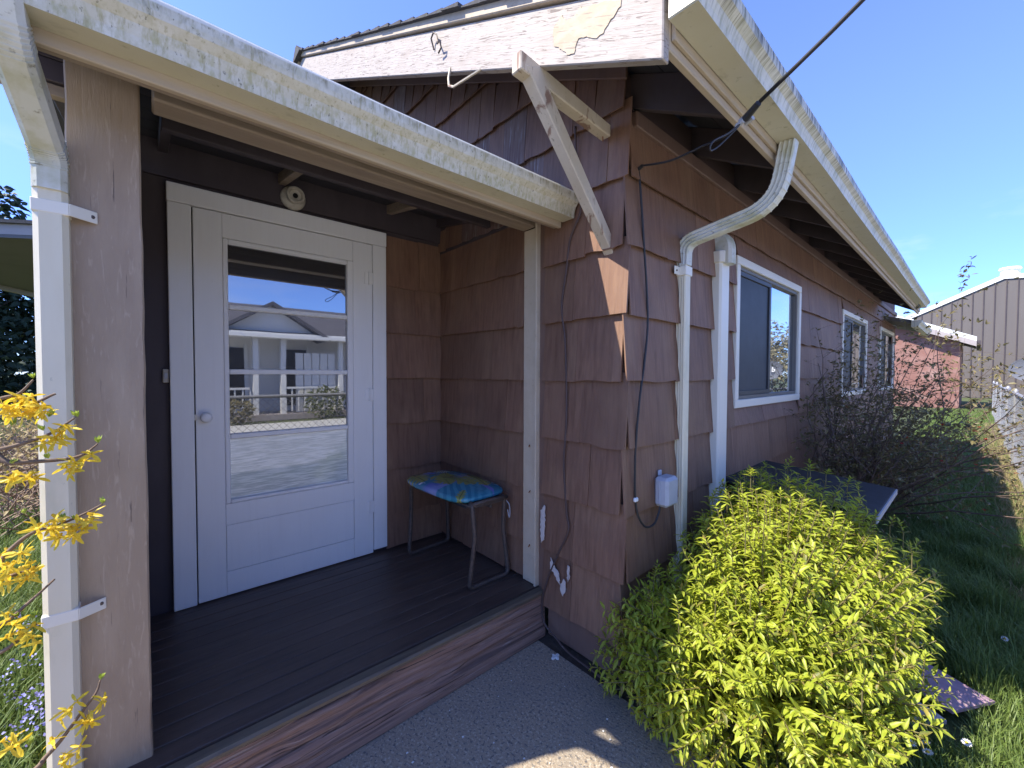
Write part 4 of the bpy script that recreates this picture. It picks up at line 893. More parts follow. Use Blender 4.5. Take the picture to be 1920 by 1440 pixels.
# --- forsythia at the post
FO = thing('forsythia', 'forsythia branches with yellow flowers reaching in front of the downspout', 'shrub', (-.8, -2.35, 0))
TW = {'a': [(-.36, -1.96, 1.38), (-.3, -1.887, 1.409), (-.3, -1.861, 1.419), (-.3, -1.84, 1.449)], 'b': [(-.38, -1.96, 1.29), (-.3, -1.889, 1.301), (-.3, -1.844, 1.315), (-.3, -1.812, 1.331), (-.3, -1.779, 1.36)],
 'c': [(-.38, -1.96, 1.26), (-.3, -1.875, 1.269), (-.3, -1.833, 1.267), (-.3, -1.789, 1.267), (-.3, -1.763, 1.276), (-.3, -1.742, 1.296)], 'd': [(-.38, -1.96, 1.20), (-.3, -1.891, 1.237), (-.3, -1.868, 1.249), (-.3, -1.844, 1.253)],
 'e': [(-.38, -1.97, .98), (-.3, -1.909, 1.038), (-.3, -1.879, 1.081), (-.3, -1.848, 1.109), (-.3, -1.808, 1.117), (-.3, -1.761, 1.137), (-.3, -1.736, 1.151)], 'f': [(-.38, -1.98, .95), (-.3, -1.887, 1.02), (-.3, -1.861, 1.026), (-.3, -1.841, 1.035)],
 'g': [(-.38, -1.98, .88), (-.3, -1.896, .922), (-.3, -1.851, .96), (-.3, -1.816, .995)], 'h': [(-.38, -1.97, .80), (-.3, -1.886, .867), (-.3, -1.863, .893), (-.3, -1.844, .903)],
 'i': [(-.42, -1.99, .46), (-.3, -1.861, .571), (-.3, -1.837, .593), (-.3, -1.814, .616), (-.3, -1.782, .661), (-.3, -1.755, .698), (-.3, -1.747, .726)], 'j': [(-.38, -1.97, 1.36), (-.3, -1.873, 1.388), (-.3, -1.843, 1.395), (-.3, -1.815, 1.413), (-.3, -1.807, 1.417)]}
for k, pts in TW.items():
    r0 = Vector((-.8+rnd.uniform(-.1, .1), -2.35+rnd.uniform(-.1, .1), 0)); s0 = Vector(pts[0])
    full = [r0, r0.lerp(s0, .45)+Vector((-.05, -.05, s0.z*.18)), s0]+[Vector(p) for p in pts[1:]]
    path = smooth(full, 5); K = len(path)
    MB().tube(path, [.006*(1-i/K)+.0016 for i in range(K)], 6).build('branch', M['twig'], FO, smooth='all')
FLP = [(-1.881, 1.39), (-1.87, 1.384), (-1.859, 1.392), (-1.849, 1.377), (-1.839, 1.384), (-1.829, 1.387), (-1.825, 1.375), (-1.817, 1.398), (-1.84, 1.411), (-1.855, 1.406), (-1.87, 1.401), (-1.83, 1.317), (-1.814, 1.324), (-1.798, 1.338), (-1.79, 1.343), (-1.802, 1.32), (-1.783, 1.26), (-1.77, 1.265), (-1.757, 1.281), (-1.787, 1.246), (-1.865, 1.243), (-1.85, 1.24), (-1.876, 1.236), (-1.841, 1.244), (-1.833, 1.128), (-1.822, 1.12), (-1.81, 1.105), (-1.798, 1.108), (-1.785, 1.111), (-1.772, 1.114), (-1.76, 1.119), (-1.751, 1.13), (-1.817, 1.137), (-1.805, 1.128), (-1.781, 1.097), (-1.886, 1.079), (-1.876, 1.064), (-1.865, 1.078), (-1.854, 1.046), (-1.88, 1.042), (-1.869, 1.027), (-1.846, 1.032), (-1.884, 1.021), (-1.858, 1.018), (-1.889, .942), (-1.871, .929), (-1.856, .905), (-1.879, .897), (-1.861, .883), (-1.845, .883), (-1.89, .664), (-1.879, .663), (-1.805, .686), (-1.792, .698), (-1.772, .649), (-1.763, .656), (-1.74, .686), (-1.806, .588), (-1.8, .569), (-1.781, .603), (-1.818, .634)]
def flower_mesh(seed):
    r = random.Random(seed); mb = MB()
    for i in range(4):
        a = i*math.pi/2+r.uniform(-.25, .25); L = r.uniform(.022, .028); wd = .0036; el_ = r.uniform(.05, .5); tw = r.uniform(-.3, .3)
        d = Vector((math.cos(a), math.sin(a), -el_)).normalized(); s_ = d.cross(Vector((0, 0, 1))).normalized(); s_ = (s_+Vector((0, 0, tw))).normalized()
        mb.add([d*.002-s_*wd*.5, d*.002+s_*wd*.5, d*L*.55-s_*wd, d*L*.55+Vector((0, 0, -.0015)), d*L*.55+s_*wd, d*L*.9-s_*wd*.6+Vector((0, 0, -.003)), d*L*.9+s_*wd*.6+Vector((0, 0, -.003)), d*L+Vector((0, 0, -.005))], [(0, 1, 4, 3, 2), (2, 3, 6, 5), (3, 4, 6), (5, 6, 7)])
    mb.tube([(0, 0, .008), (0, 0, 0)], [.0025, .004], 5, False)
    return mb.mesh('flower', M['yellow'])
FM = [flower_mesh(i) for i in range(5)]
for (y_, z_) in FLP:
    for rep in range(2):
        e = Euler((rnd.uniform(-1.0, 1.0), rnd.uniform(.3, 1.7), rnd.uniform(0, 6.28)))
        mobj('flower', rnd.choice(FM), FO, Matrix.Translation((-.285+rnd.uniform(-.02, .03), y_+rnd.uniform(-.007, .007), z_+rnd.uniform(-.006, .006)-.004*rep)) @ e.to_matrix().to_4x4() @ Matrix.Scale(rnd.uniform(.85, 1.15), 4))
def bud_mesh():
    mb = MB()
    for i in range(7):
        a = i*.9; d = Vector((math.cos(a)*.45, math.sin(a)*.45, 1)).normalized(); s_ = d.cross(Vector((0, 0, 1))).normalized(); L = .018-.001*i
        mb.add([Vector((0, 0, 0)), d*L*.5-s_*.0042, d*L*.5+s_*.0042, d*L], [(0, 1, 3), (0, 3, 2)])
    return mb.mesh('leaf_bud', M['bud'])
BM = bud_mesh()
for (y_, z_) in ((-1.839, 1.452), (-1.872, 1.350), (-1.773, 1.362), (-1.827, 1.335), (-1.818, 1.365), (-1.741, 1.298), (-1.82, 1.272), (-1.736, 1.152), (-1.746, .728), (-1.8, 1.13), (-1.781, 1.123), (-1.857, 1.155), (-1.874, 1.265), (-1.872, .93), (-1.859, .635), (-1.866, .91), (-1.85, .92)):
    mobj('leaf_bud', BM, FO, Matrix.Translation((-.297, y_, z_)) @ Euler((rnd.uniform(-.4, .4), rnd.uniform(-.3, .5), rnd.uniform(0, 6))).to_matrix().to_4x4() @ Matrix.Scale(rnd.uniform(.9, 1.25), 4))

# --- grass
def blades(n, fx, h0, h1, wd, mt, name, seed):
    rg = np.random.default_rng(seed); P = fx(n, rg); n = len(P)
    h = rg.uniform(h0, h1, n); a = rg.uniform(0, 2*np.pi, n); ln = rg.uniform(.1, .9, n)*h; wv = rg.uniform(.7, 1.3, n)*wd
    dx, dy = np.cos(a), np.sin(a); sx, sy = -dy, dx
    V = np.zeros((n, 5, 3))
    V[:, 0] = np.c_[P[:, 0]-sx*wv/2, P[:, 1]-sy*wv/2, P[:, 2]]; V[:, 1] = np.c_[P[:, 0]+sx*wv/2, P[:, 1]+sy*wv/2, P[:, 2]]
    V[:, 2] = np.c_[P[:, 0]+dx*ln*.35-sx*wv*.4, P[:, 1]+dy*ln*.35-sy*wv*.4, P[:, 2]+h*.6]; V[:, 3] = np.c_[P[:, 0]+dx*ln*.35+sx*wv*.4, P[:, 1]+dy*ln*.35+sy*wv*.4, P[:, 2]+h*.6]
    V[:, 4] = np.c_[P[:, 0]+dx*ln, P[:, 1]+dy*ln, P[:, 2]+h*(1-.25*rg.random(n))]
    T = np.array([(0, 1, 3), (0, 3, 2), (2, 3, 4)]); Fl = (T[None]+np.arange(n)[:, None, None]*5).reshape(-1)
    return tag(mobj(name, fastmesh(name, V.reshape(-1, 3), Fl, mt, 3)), kind='stuff')
def side_near(n, rg):
    y = .0+4.2*rg.random(n)**1.15; x = .05+1.42*rg.random(n); k = ~((x > .80) & (x < 1.10) & (y < 1.20) & (y > .72)) & ~((x < .45) & (y < .35))
    return np.c_[x, y, np.full(n, -.02)][k]
def side_far(n, rg): return np.c_[.05+1.5*rg.random(n), 4+20*rg.random(n)**1.6, np.full(n, -.02)]
blades(60000, side_near, .05, .13, .0038, M['grass'], 'grass', 1)
blades(42000, side_far, .05, .14, .007, M['grass'], 'grass', 2)
def straw_f(n, rg): return np.c_[1.30+.30*rg.random(n)-.05*rg.random(n), 2.5+14*rg.random(n)**1.4, np.full(n, -.02)]
blades(14000, straw_f, .04, .16, .005, M['straw'], 'dry_grass', 3)
def tuft(n, rg):
    c = rg.integers(0, 34, n); cx_ = np.random.default_rng(5).uniform(.9, 1.42, 34); cy_ = np.random.default_rng(6).uniform(1.2, 4, 34)
    return np.c_[cx_[c]+rg.normal(0, .035, n), cy_[c]+rg.normal(0, .05, n), np.full(n, -.02)]
blades(5200, tuft, .12, .26, .0035, M['grass'], 'grass', 8)
def left_f(n, rg): return np.c_[-.65-4.6*rg.random(n)**1.3, -1.86-1.0*rg.random(n), np.full(n, -.02)]
blades(26000, left_f, .08, .24, .006, M['grass'], 'grass', 4)
def left_far(n, rg): return np.c_[-4.5-14*rg.random(n), -1.9-3.8*rg.random(n), np.full(n, -.02)]
blades(9000, left_far, .1, .3, .012, M['grass'], 'grass', 9)
def neigh_f(n, rg): return np.c_[1.52+.3*rg.random(n), -6+16*rg.random(n), np.full(n, -.02)]
blades(9000, neigh_f, .05, .18, .006, M['straw'], 'dry_grass', 12)

# --- daisies, bluebells
def daisy_mesh():
    mb = MB()
    for i in range(13):
        a = i*2*math.pi/13; d = Vector((math.cos(a), math.sin(a), .12)); s_ = Vector((-d.y, d.x, 0))
        mb.add([d*.004-s_*.0012, d*.011-s_*.0028, d*.0155, d*.011+s_*.0028, d*.004+s_*.0012], [(0, 1, 2, 3, 4)])
    return mb.mesh('daisy_petals', M['whitepetal'])
DM = daisy_mesh(); DC = MB().lathe([(.001, .004), (.0045, .003), (.005, 0)], (0, 0, 0), 'z', 8).mesh('daisy_centre', M['yolk'])
DST = MB().tube([(0, 0, -.085), (.004, 0, -.04), (0, 0, 0)], .0009, 4).mesh('stalk', M['grass'])
DP = [(.856, 1.659), (.916, 1.688), (.935, 1.650), (.892, 1.547), (.823, 1.397), (.85, 1.338), (.917, 1.324), (1.21, 1.716), (.944, .645), (.956, .615), (.911, .538), (.935, .532), (.949, .492), (.983, .532), (.992, .485), (1.086, .650), (.994, .735)]
for (x, y) in DP:
    d_ = thing('daisy', 'lone white daisy in the shaded grass nearest the fence' if x > 1.2 else 'large lone white daisy in the sunny grass right of the cluster' if x > 1.05 else 'small white daisy in the shaded grass behind the foam mats' if y > 1.2 else 'small white daisy in the grass in front of the foam mats', 'flower', (x, y, -.02), 'daisies in the side lawn')
    mw = Matrix.Translation((x, y, .075)) @ Euler((rnd.uniform(-.5, .5), rnd.uniform(-.5, .5), rnd.uniform(0, 6))).to_matrix().to_4x4() @ Matrix.Scale(rnd.uniform(.85, 1.2), 4)
    mobj('petals', DM, d_, mw); mobj('flower_centre', DC, d_, mw); mobj('stalk', DST, d_, Matrix.Translation((x, y, .073)))
bb = MB()
for k in range(13):
    p = Vector((rnd.gauss(0, .013), rnd.gauss(0, .017), rnd.uniform(-.045, .02))); d = Vector((rnd.gauss(0, 1), rnd.gauss(0, 1), rnd.gauss(0, .5))).normalized(); s_ = d.orthogonal().normalized()
    bb.add([p, p+d*.009-s_*.005, p+d*.014, p+d*.009+s_*.005], [(0, 1, 2, 3)])
BBM = bb.mesh('bluebell', M['bluepetal']); BST = MB().tube([(0, 0, -.2), (.01, 0, -.1), (0, 0, 0)], .002, 4).mesh('stalk', M['grass'])
for (x, y) in [(-1.716, -2.11), (-1.699, -2.055), (-1.456, -2.09), (-1.379, -2.038), (-1.354, -1.993), (-1.27, -2.004), (-1.253, -1.98), (-1.199, -2.033), (-1.201, -2.008), (-1.143, -1.959), (-1.437, -2.004), (-1.593, -2.12), (-2.1, -2.12), (-2.3, -2.2)]:
    d_ = thing('bluebell', 'pale violet blue flower spike in the grass close beside the post downspout' if x > -1.3 else 'pale violet blue flower spike in the middle of the grass left of the post' if x > -1.65 else 'pale violet blue flower spike farthest back in the grass left of the post', 'flower', (x, y, -.02), 'blue flowers left of the post')
    mw = Matrix.Translation((x, y, .18)); mobj('petals', BBM, d_, mw @ Matrix.Rotation(rnd.uniform(0, 6), 4, 'Z')); mobj('stalk', BST, d_, mw)

# --- foam pads
def pad(name, quad, z, th, mt, lab, sag=.0):
    q = [Vector((*p, z)) for p in quad]; n = 14; vs = []; 
    for k in (0, 1):
        for i in range(n+1):
            for j in range(n+1):
                u, v = i/n, j/n; p = q[0]*(1-u)*(1-v)+q[1]*u*(1-v)+q[2]*u*v+q[3]*(1-u)*v
                e_ = min(u, 1-u, v, 1-v); zz = z+(th if k else 0)*(min(1, .55+e_*6))+sag*math.sin(u*5+v*2)+.006*mnoise.noise(p*9)
                vs.append((p.x, p.y, zz))
    m_ = (n+1)**2; fs = []
    for i in range(n):
        for j in range(n):
            a = i*(n+1)+j; fs += [(a, a+1, a+n+2, a+n+1), (m_+a, m_+a+n+1, m_+a+n+2, m_+a+1)]
    for i in range(n):
        for (a, b) in ((i, i+1), (n*(n+1)+i+1, n*(n+1)+i), ((i+1)*(n+1), i*(n+1)), (i*(n+1)+n, (i+1)*(n+1)+n)): fs.append((a, b, m_+b, m_+a))
    o = MB().add(vs, fs).build(name, M[mt], None, smooth=True); return tag(o, lab, 'mat')
pad('foam_mat', [(.70, 1.02), (1.045, .855), (1.165, 1.07), (.83, 1.24)], .045, .024, 'foam', 'flat faded mauve foam mat lying uppermost beside the shrub')
pad('foam_mat', [(.68, .78), (.915, .66), (1.030, .815), (.80, .96)], .012, .03, 'foam2', 'greyish pink foam mat tucked underneath the mauve one', .006)

# ================================================================== FENCE
FX = 1.50
FN = thing('chain_link_fence', 'galvanised chain link fence along the right edge of the lawn', 'fence', (FX, 5, 0))
for y in (-8.0, -5.0, -2.2, .4, 5.75, 8.6, 11.0, 14.0, 17.5, 21):
    if y == .4: continue
    r_ = .034 if y in (5.75, 11.0) else .026
    MB().tube([(FX, y, -.05), (FX, y, 1.20)], r_, 10).build('fence_post', M['lightmetal'], FN, smooth=True)
    MB().lathe([(r_*1.1, 0), (r_*1.1, .03), (r_*.5, .055), (.004, .065)], (FX, y, 1.19), 'z', 10).build('post_cap', M['lightmetal'], FN, smooth=True)
MB().tube([(FX, -8, 1.175), (FX, 21, 1.175)], .021, 10).build('top_rail', M['lightmetal'], FN)
def link(y0, y1, step, name, rad):
    V = []; Fc = []; hgt = 1.13; r_ = rad
    for s_ in (-1, 1):
        y = y0-hgt
        while y < y1+hgt:
            ya, yb = (y, y+hgt) if s_ > 0 else (y+hgt, y); za, zb = .03, .03+hgt
            d = (yb-ya)/(zb-za)
            if ya < y0: za += (y0-ya)/d; ya = y0
            if ya > y1: za += (y1-ya)/d; ya = y1
            if yb > y1: zb += (y1-yb)/d; yb = y1
            if yb < y0: zb += (y0-yb)/d; yb = y0
            if zb-za > .02 and abs(yb-ya) > .02:
                b0 = len(V); V += [(FX-r_, ya-r_, za), (FX+r_, ya+r_, za), (FX-r_, yb-r_, zb), (FX+r_, yb+r_, zb), (FX, ya+r_*1.5, za), (FX, yb+r_*1.5, zb)]
                Fc += [b0, b0+1, b0+3, b0+2, b0+1, b0+4, b0+5, b0+3, b0+4, b0, b0+2, b0+5]
            y += step
    return mobj(name, fastmesh(name, V, Fc, M['lightmetal'], 4), FN)
tag(link(-8, 3.2, .085, 'wire_mesh', .0026), kind='stuff'); tag(link(3.2, 10, .072, 'wire_mesh', .0012), kind='stuff'); tag(link(10, 21, .12, 'wire_mesh', .0016), kind='stuff')

# ================================================================== FAR RIGHT: shed, metal building, dish
SD = thing('red_shed', 'small pinkish red stucco outbuilding with a white edged roof beyond the shrub', 'building', (-1, 27, 0))
MB().prism([(-3.2, 0), (.60, 0), (.60, 2.85), (-1.6, 3.9), (-3.2, 3.1)], 0, 'y', 24.7, 30).build('shed_wall', M['shedred'], SD)
MB().hexa([(-1.6, 24.2, 4.02), (1.05, 24.2, 2.80), (1.05, 30.3, 2.80), (-1.6, 30.3, 4.02), (-1.6, 24.2, 4.14), (1.05, 24.2, 2.92), (1.05, 30.3, 2.92), (-1.6, 30.3, 4.14)]).build('shed_roof', M['dark_trim'], SD)
MB().hexa([(-1.6, 24.17, 4.10), (1.06, 24.17, 2.88), (1.06, 24.26, 2.88), (-1.6, 24.26, 4.10), (-1.6, 24.15, 4.30), (1.06, 24.15, 3.06), (1.06, 24.26, 3.06), (-1.6, 24.26, 4.30)]).build('roof_edge', M['shedwhite'], SD)
MB().hexa([(-1.6, 24.16, 3.86), (1.06, 24.16, 2.66), (1.06, 24.22, 2.66), (-1.6, 24.22, 3.86), (-1.6, 24.16, 4.095), (1.06, 24.16, 2.875), (1.06, 24.22, 2.875), (-1.6, 24.22, 4.095)]).build('fascia', M['greyfascia'], SD)
MB().hexa([(-3.6, 24.2, 3.05), (-1.6, 24.2, 4.02), (-1.6, 30.3, 4.02), (-3.6, 30.3, 3.05), (-3.6, 24.2, 3.17), (-1.6, 24.2, 4.14), (-1.6, 30.3, 4.14), (-3.6, 30.3, 3.17)]).build('shed_roof', M['dark_trim'], SD)
MB().box(1.06, 1.18, 24.2, 30.3, 2.72, 2.90).build('shed_gutter', M['dark_trim'], SD)
BB = thing('metal_building', 'tall brown metal clad building with white roof edge', 'building', (3, 42, 0))
zt = lambda x: 5.75+(x+1.2)*.50 if x < 2.1 else 7.40-(x-2.1)*.09
MB().prism([(-4, 0), (9, 0), (9, 6.7), (2.1, zt(2.1)), (-4, zt(-4))], 0, 'y', 38, 52).build('building_wall', M['panel'], BB)
x = -3.8
while x < 8.8:
    MB().box(x, x+.05, 37.96, 37.998, 0, zt(x)-.02).build('wall_seam', M['dark_trim'], BB); x += .46
for (xa, xb) in ((-4.2, 2.1), (2.1, 9.2)):
    MB().hexa([(xa, 37.92, zt(xa)), (xb, 37.92, zt(xb-.001)), (xb, 52.2, zt(xb-.001)), (xa, 52.2, zt(xa)), (xa, 37.92, zt(xa)+.28), (xb, 37.92, zt(xb-.001)+.28), (xb, 52.2, zt(xb-.001)+.28), (xa, 52.2, zt(xa)+.28)]).build('roof_edge', M['shedwhite'], BB)
MB().lathe([(.42, 0), (.42, .45), (.5, .5), (.45, .62), (.1, .66)], (2.35, 39.0, 7.6), 'z', 14).build('roof_vent', M['shedwhite'], BB, smooth=True)
DI = thing('satellite_dish', 'grey satellite dish with a white letter d on a pole behind the fence', 'satellite dish', (1.66, 7.6, 0))
MB().tube([(1.66, 7.85, 0), (1.66, 7.85, 1.45), (1.66, 7.72, 1.55)], .022, 8).build('pole', M['lightmetal'], DI)
nrm = Vector((.12, -.98, .15)).normalized(); sdx = Vector((1, .12, 0)).normalized(); sdz = sdx.cross(nrm)*1
mw = Matrix((sdx, sdz if sdz.z > 0 else -sdz, nrm)).transposed().to_4x4(); mw.translation = Vector((1.66, 7.6, 1.545))
mb = MB(); prof = [(.285*k/6, -.05+.05*(k/6)**2) for k in range(7)]; vs = []
for (r_, h_) in prof:
    for j in range(28): a = 2*math.pi*j/28; vs.append((r_*math.cos(a)*1.0, r_*math.sin(a)*.66, h_))
mb.add([mw @ Vector(v) for v in vs], [(i*28+j, i*28+(j+1) % 28, (i+1)*28+(j+1) % 28, (i+1)*28+j) for i in range(6) for j in range(28)])
mb.build('reflector', M['dishgrey'], DI, smooth='all')
MB().tube([(1.66, 7.62, 1.32), (1.66, 7.30, 1.42)], .012, 6).build('feed_arm', M['lightmetal'], DI)
tcu = bpy.data.curves.new('dish_lettering', 'FONT'); tcu.body = 'd'; tcu.size = .13; tcu.align_x = 'CENTER'; tcu.extrude = .001; tcu.offset = .004
tob = bpy.data.objects.new('tmp_text', tcu); COL.objects.link(tob)
dg = bpy.context.evaluated_depsgraph_get(); dg.update()
tme = bpy.data.meshes.new_from_object(tob.evaluated_get(dg)); tme.materials.clear(); tme.materials.append(M['pipewhite'])
bpy.data.objects.remove(tob)
mobj('lettering', tme, DI, mw @ Matrix.Translation((-.10, -.03, .004)))
pl = MB().hexa([(1.58, 7.0, .95), (2.6, 6.9, .90), (2.6, 6.96, .90), (1.58, 7.06, .95), (1.58, 7.0, 1.03), (2.6, 6.9, .99), (2.6, 6.96, .99), (1.58, 7.06, 1.03)]).box(2.45, 2.53, 6.90, 6.96, 0, .90).box(1.64, 1.70, 7.0, 7.06, 0, .95).build('wooden_plank', M['wood']); tag(pl, 'brown wooden rail behind the chain link fence', 'plank')

def crown(blobs, n, s0, s1, mt, seed, name='crown', flat=.5):
    rg = random.Random(seed); ms = []
    for k in range(n):
        c, r_ = rg.choice(blobs); d = Vector((rg.gauss(0, 1), rg.gauss(0, 1), rg.gauss(0, 1))).normalized(); rr = rg.uniform(.35, 1)**.5*rg.uniform(.85, 1.08)
        p = Vector((c[0]+d.x*r_[0]*rr, c[1]+d.y*r_[1]*rr, c[2]+d.z*r_[2]*rr))
        ms.append(orient(p, Vector((d.x+rg.gauss(0, .6), d.y+rg.gauss(0, .6), d.z*.4-.1+rg.gauss(0, .5))), rg.uniform(-1.5, 1.5), rg.uniform(s0, s1)))
    tv, tf = leaf_template(1, .55, .2, .2); return inst(tv, tf, ms, mt, name)
crown_ = crown
# ================================================================== NEIGHBOUR ACROSS THE DRIVE (seen in the door glass)
NB = thing('neighbour_house', 'white neighbouring house with dark roof mirrored in the door glass', 'house', (12, 1, 0))
MB().box(11.4, 17, -9, 10, 0, 2.6).build('wall', M['neighwhite'], NB)
MB().hexa([(10.0, -9.6, 2.55), (14.2, -9.6, 3.95), (14.2, 10.6, 3.95), (10.0, 10.6, 2.55), (10.0, -9.6, 2.67), (14.2, -9.6, 4.07), (14.2, 10.6, 4.07), (10.0, 10.6, 2.67)]).build('roof', M['neighroof'], NB)
MB().hexa([(14.2, -9.6, 3.95), (18.2, -9.6, 2.55), (18.2, 10.6, 2.55), (14.2, 10.6, 3.95), (14.2, -9.6, 4.07), (18.2, -9.6, 2.67), (18.2, 10.6, 2.67), (14.2, 10.6, 4.07)]).build('roof', M['neighroof'], NB)
MB().box(9.94, 10.0, -9.6, 10.6, 2.5, 2.68).build('roof_edge', M['shedwhite'], NB)
for y in (-3.4, -1.0, .7, 1.45, 3.2, 5.6): MB().box(10.15, 10.29, y, y+.14, 0, 2.55).build('porch_post', M['neighwhite'], NB)
for (ya, yb) in ((-2.6, -1.4), (-.5, .65), (1.75, 2.5), (4.2, 5.3)):
    wv = MB().box(11.36, 11.40, ya, yb, .35, 2.25).build('window', M['black'], NB)
    MB().box(11.33, 11.36, ya-.1, ya, .25, 2.35).box(11.33, 11.36, yb, yb+.1, .25, 2.35).build('window_frame', M['shedwhite'], wv)
MB().box(10.05, 11.4, -9, 10, 0, .18).build('porch_floor', M['greyfascia'], NB)
for (y, c) in ((1.9, 1), (2.15, 1), (2.4, 1), (2.65, 1), (2.9, 1)):
    MB().box(10.32, 10.36, y, y+.22, .2, 2.1).build('curtain', M['curtain'], NB)

for i in range(34):
    y = -3.2+i*.19
    if .6 < y < 1.6: continue
    MB().box(10.18, 10.22, y, y+.035, .25, .95).build('baluster', M['neighwhite'], NB)
MB().box(10.16, 10.24, -3.3, .6, .95, 1.01).build('hand_rail', M['neighwhite'], NB); MB().box(10.16, 10.24, 1.6, 3.3, .95, 1.01).build('hand_rail', M['neighwhite'], NB)
MB().box(9.82, 9.94, -9.6, 10.6, 2.52, 2.62).build('gutter', M['shedwhite'], NB)
MB().prism([(-.2, 2.62), (2.6, 2.62), (1.2, 3.5)], 0, 'x', 10.2, 13.0).build('porch_gable', M['neighwhite'], NB)
MB().hexa([(9.9, 1.2, 3.50), (13.2, 1.2, 3.50), (13.2, 2.85, 2.50), (9.9, 2.85, 2.50), (9.9, 1.2, 3.62), (13.2, 1.2, 3.62), (13.2, 2.85, 2.60), (9.9, 2.85, 2.60)]).hexa([(9.9, -.45, 2.50), (13.2, -.45, 2.50), (13.2, 1.2, 3.50), (9.9, 1.2, 3.50), (9.9, -.45, 2.60), (13.2, -.45, 2.60), (13.2, 1.2, 3.62), (9.9, 1.2, 3.62)]).build('gable_roof', M['neighroof'], NB)
for i, (x, y, r_) in enumerate(((9.5, -1.2, .55), (9.45, .15, .42), (9.5, 2.6, .6), (9.4, 3.8, .5))):
    sh_ = thing('garden_shrub', ['leafy garden shrub mirrored at the left of the door glass', 'smallest garden shrub by the neighbouring porch step', 'wide garden shrub mirrored at the right of the door glass', 'last garden shrub along the neighbouring porch'][i], 'shrub', (x, y, 0))
    tag(mobj('foliage', crown_([((x, y, r_*.9), (r_*.7, r_, r_*.9))], 420, .07, .16, M['palefoliage' if i % 2 else 'farleaf'], 60+i), sh_), kind='stuff')
# ================================================================== TREES AND FAR LEFT
def tree(name, label, loc, h, blobs, n, s0, s1, mt, seed, r0=.2, limbs=6):
    t = thing(name, label, 'tree', loc)
    x, y, _ = loc; tr = MB().tube([(x, y, -.1), (x+.05, y, h*.4), (x-.03, y+.03, h*.85)], [r0, r0*.7, r0*.15], 8)
    rg = random.Random(seed)
    for k in range(limbs):
        c, r_ = rg.choice(blobs); z0 = h*rg.uniform(.25, .6); tr.tube([(x, y, z0), ((x+c[0])/2, (y+c[1])/2, (z0+c[2])/2+.1), c], [r0*.4, r0*.28, r0*.08], 5)
    tr.build('trunk', M['bark'], t, smooth=True); mobj('crown', crown(blobs, n, s0, s1, mt, seed), t); return t
rg = random.Random(3)
def cblob(x, y, h, w_):
    b = []
    for k in range(34):
        t_ = k/34; rr = w_*(1-t_*.9)**.5; a = rg.uniform(0, 6.28); b.append(((x+math.cos(a)*rr*.6, y+math.sin(a)*rr*.6, .8+t_*(h-.8)), (rr*.55+.25, rr*.55+.25, h*.06+.2)))
    return b
tree('dark_conifer', 'dark green conifer behind the grey carport roof at far left', (-20, -6.0, 0), 7.6, cblob(-20, -6.0, 7.4, 3.0), 12000, .12, .30, M['conifer'], 4)
tree('dark_conifer', 'lower dense conifer left of the carport posts', (-21, -3.2, 0), 6.5, cblob(-21, -3.2, 6.4, 3.2), 9000, .12, .30, M['conifer'], 5)
CP = thing('carport', 'grey carport roof corner between the sky and the dark conifers at far left', 'carport', (-11, -4.5, 0))
zc = 3.40
MB().hexa([(-9.2, -4.6, zc), (-7.95, -2.72, zc), (-15.6, -3.15, zc), (-12.3, -4.6, zc), (-9.2, -4.6, zc+.05), (-7.95, -2.72, zc+.05), (-15.6, -3.15, zc+.05), (-12.3, -4.6, zc+.05)]).build('soffit', M['greysoffit'], CP)
MB().hexa([(-9.26, -4.66, zc+.05), (-7.86, -2.60, zc+.05), (-8.0, -2.6, zc+.05), (-9.4, -4.66, zc+.05), (-9.26, -4.66, zc+.20), (-7.86, -2.60, zc+.20), (-8.0, -2.6, zc+.20), (-9.4, -4.66, zc+.20)]).build('fascia', M['greyfascia'], CP)
MB().hexa([(-9.18, -4.7, zc+.20), (-7.78, -2.56, zc+.20), (-15.7, -3.0, zc+.20), (-12.4, -4.7, zc+.20), (-9.18, -4.7, zc+.25), (-7.78, -2.56, zc+.25), (-15.7, -3.0, zc+.25), (-12.4, -4.7, zc+.25)]).build('roof', M['roof'], CP)
MB().hexa([(-12.2, -4.6, zc-.1), (-15.5, -3.15, zc-.1), (-15.6, -3.2, zc-.1), (-12.3, -4.65, zc-.1), (-12.2, -4.6, zc-.002), (-15.5, -3.15, zc-.002), (-15.6, -3.2, zc-.002), (-12.3, -4.65, zc-.002)]).build('edge_board', M['greyfascia'], CP)
for p in ((-9.3, -4.5), (-12.2, -4.5)): MB().box(p[0]-.05, p[0]+.05, p[1]-.05, p[1]+.05, -.05, zc).build('post', M['greyfascia'], CP)
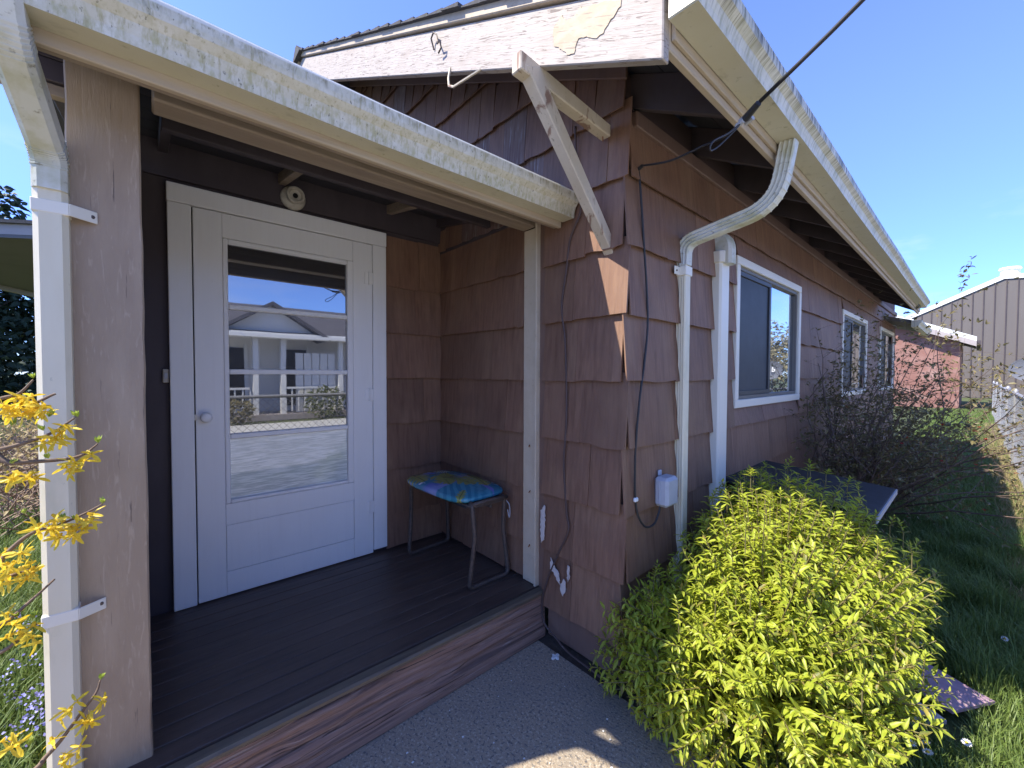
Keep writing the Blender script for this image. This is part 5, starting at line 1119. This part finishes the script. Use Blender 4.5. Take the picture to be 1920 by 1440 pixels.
# dry brush
DBR = thing('dry_brush', 'tangled reddish brown bare brush left of the post', 'shrub', (-6.5, -2.9, 0)); db = MB()
for k in range(1500):
    p = Vector((rnd.uniform(-11, -4.2), 0, 0)); p.y = -1.75+p.x*.105+rnd.uniform(-.75, .75); p.z = rnd.uniform(0, .25)
    d = Vector((rnd.gauss(0, .8), rnd.gauss(0, .8), rnd.uniform(.15, 1))).normalized(); L = rnd.uniform(.3, .8)
    db.tube([p, p+d*L*.5+Vector((0, 0, .04)), p+d*L+Vector((rnd.gauss(0, .1), rnd.gauss(0, .1), 0))], [.006, .0045, .002], 3, False)
tag(db.build('twigs', M['brush'], DBR), kind='stuff')
tv, tf = leaf_template(.06, .03); ms = []
for k in range(2600):
    x = rnd.uniform(-11, -4.2); ms.append(orient(Vector((x, -1.75+x*.105+rnd.uniform(-.7, .7), rnd.uniform(.3, .95))), Vector((rnd.gauss(0, 1), rnd.gauss(0, 1), rnd.gauss(0, 1))), 0, rnd.uniform(.6, 1.2)))
tag(mobj('buds', inst(tv, tf, ms, M['straw'], 'buds'), DBR), kind='stuff')
# trees to the right that the side window mirrors
tree('broad_tree', 'loose green tree beyond the neighbouring drive', (16, 22, 0), 7, [((16, 22, 4.5), (2.4, 2.4, 1.8)), ((14.8, 21, 3.4), (1.6, 1.6, 1.2)), ((17, 23.5, 5.4), (1.7, 1.7, 1.3))], 2600, .15, .35, M['farleaf'], 21)
tree('broad_tree', 'farther loose green tree beside the brown building', (12, 34, 0), 6, [((12, 34, 3.8), (2.4, 2.4, 1.8)), ((10.4, 33, 2.8), (1.6, 1.6, 1.2))], 2200, .15, .35, M['farleaf'], 22)
for i, (x, y, h) in enumerate(((6.2, 22, 4.6), (8.3, 27, 5.4), (9.8, 31, 4.8), (7.0, 33, 6.0))):
    tree('garden_tree', ['pale spring tree nearest along the drive', 'taller pale spring tree along the drive', 'third pale tree close to the brown building', 'tallest pale tree at the end of the drive'][i], (x, y, 0), h, [((x, y, h*.62), (1.5, 1.5, h*.33)), ((x-.9, y-.6, h*.45), (1.0, 1.0, h*.25)), ((x+.9, y+.5, h*.5), (1.0, 1.0, h*.25))], 1500, .10, .26, M['palefoliage'], 40+i, .12)
hd = thing('hedge', 'clipped hedge along the far side of the drive', 'hedge', (10, 18, 0))
mobj('foliage', crown([((10, 12+k*1.6, .8), (.7, 1.0, .8)) for k in range(12)], 5000, .08, .18, M['farleaf'], 30), hd)['kind'] = 'stuff'
# petals and litter on the path
lt = MB()
for k in range(30):
    x, y = rnd.uniform(-.45, .35), rnd.uniform(-1.3, -.15); a = rnd.uniform(0, 6); s_ = rnd.uniform(.003, .007)
    lt.add([(x+math.cos(a+q)*s_*(1 if q < 3 else .6), y+math.sin(a+q)*s_, .003+.001*(k % 3)) for q in (0, 1.6, 3.1, 4.7)], [(0, 1, 2, 3)])
tag(lt.build('litter_flecks', M['pipewhite']), kind='stuff')
print('shingles', nsh, 'bush leaves', len(leaves), 'quince leaves', len(qleaf), 'flowers', len(qfl))
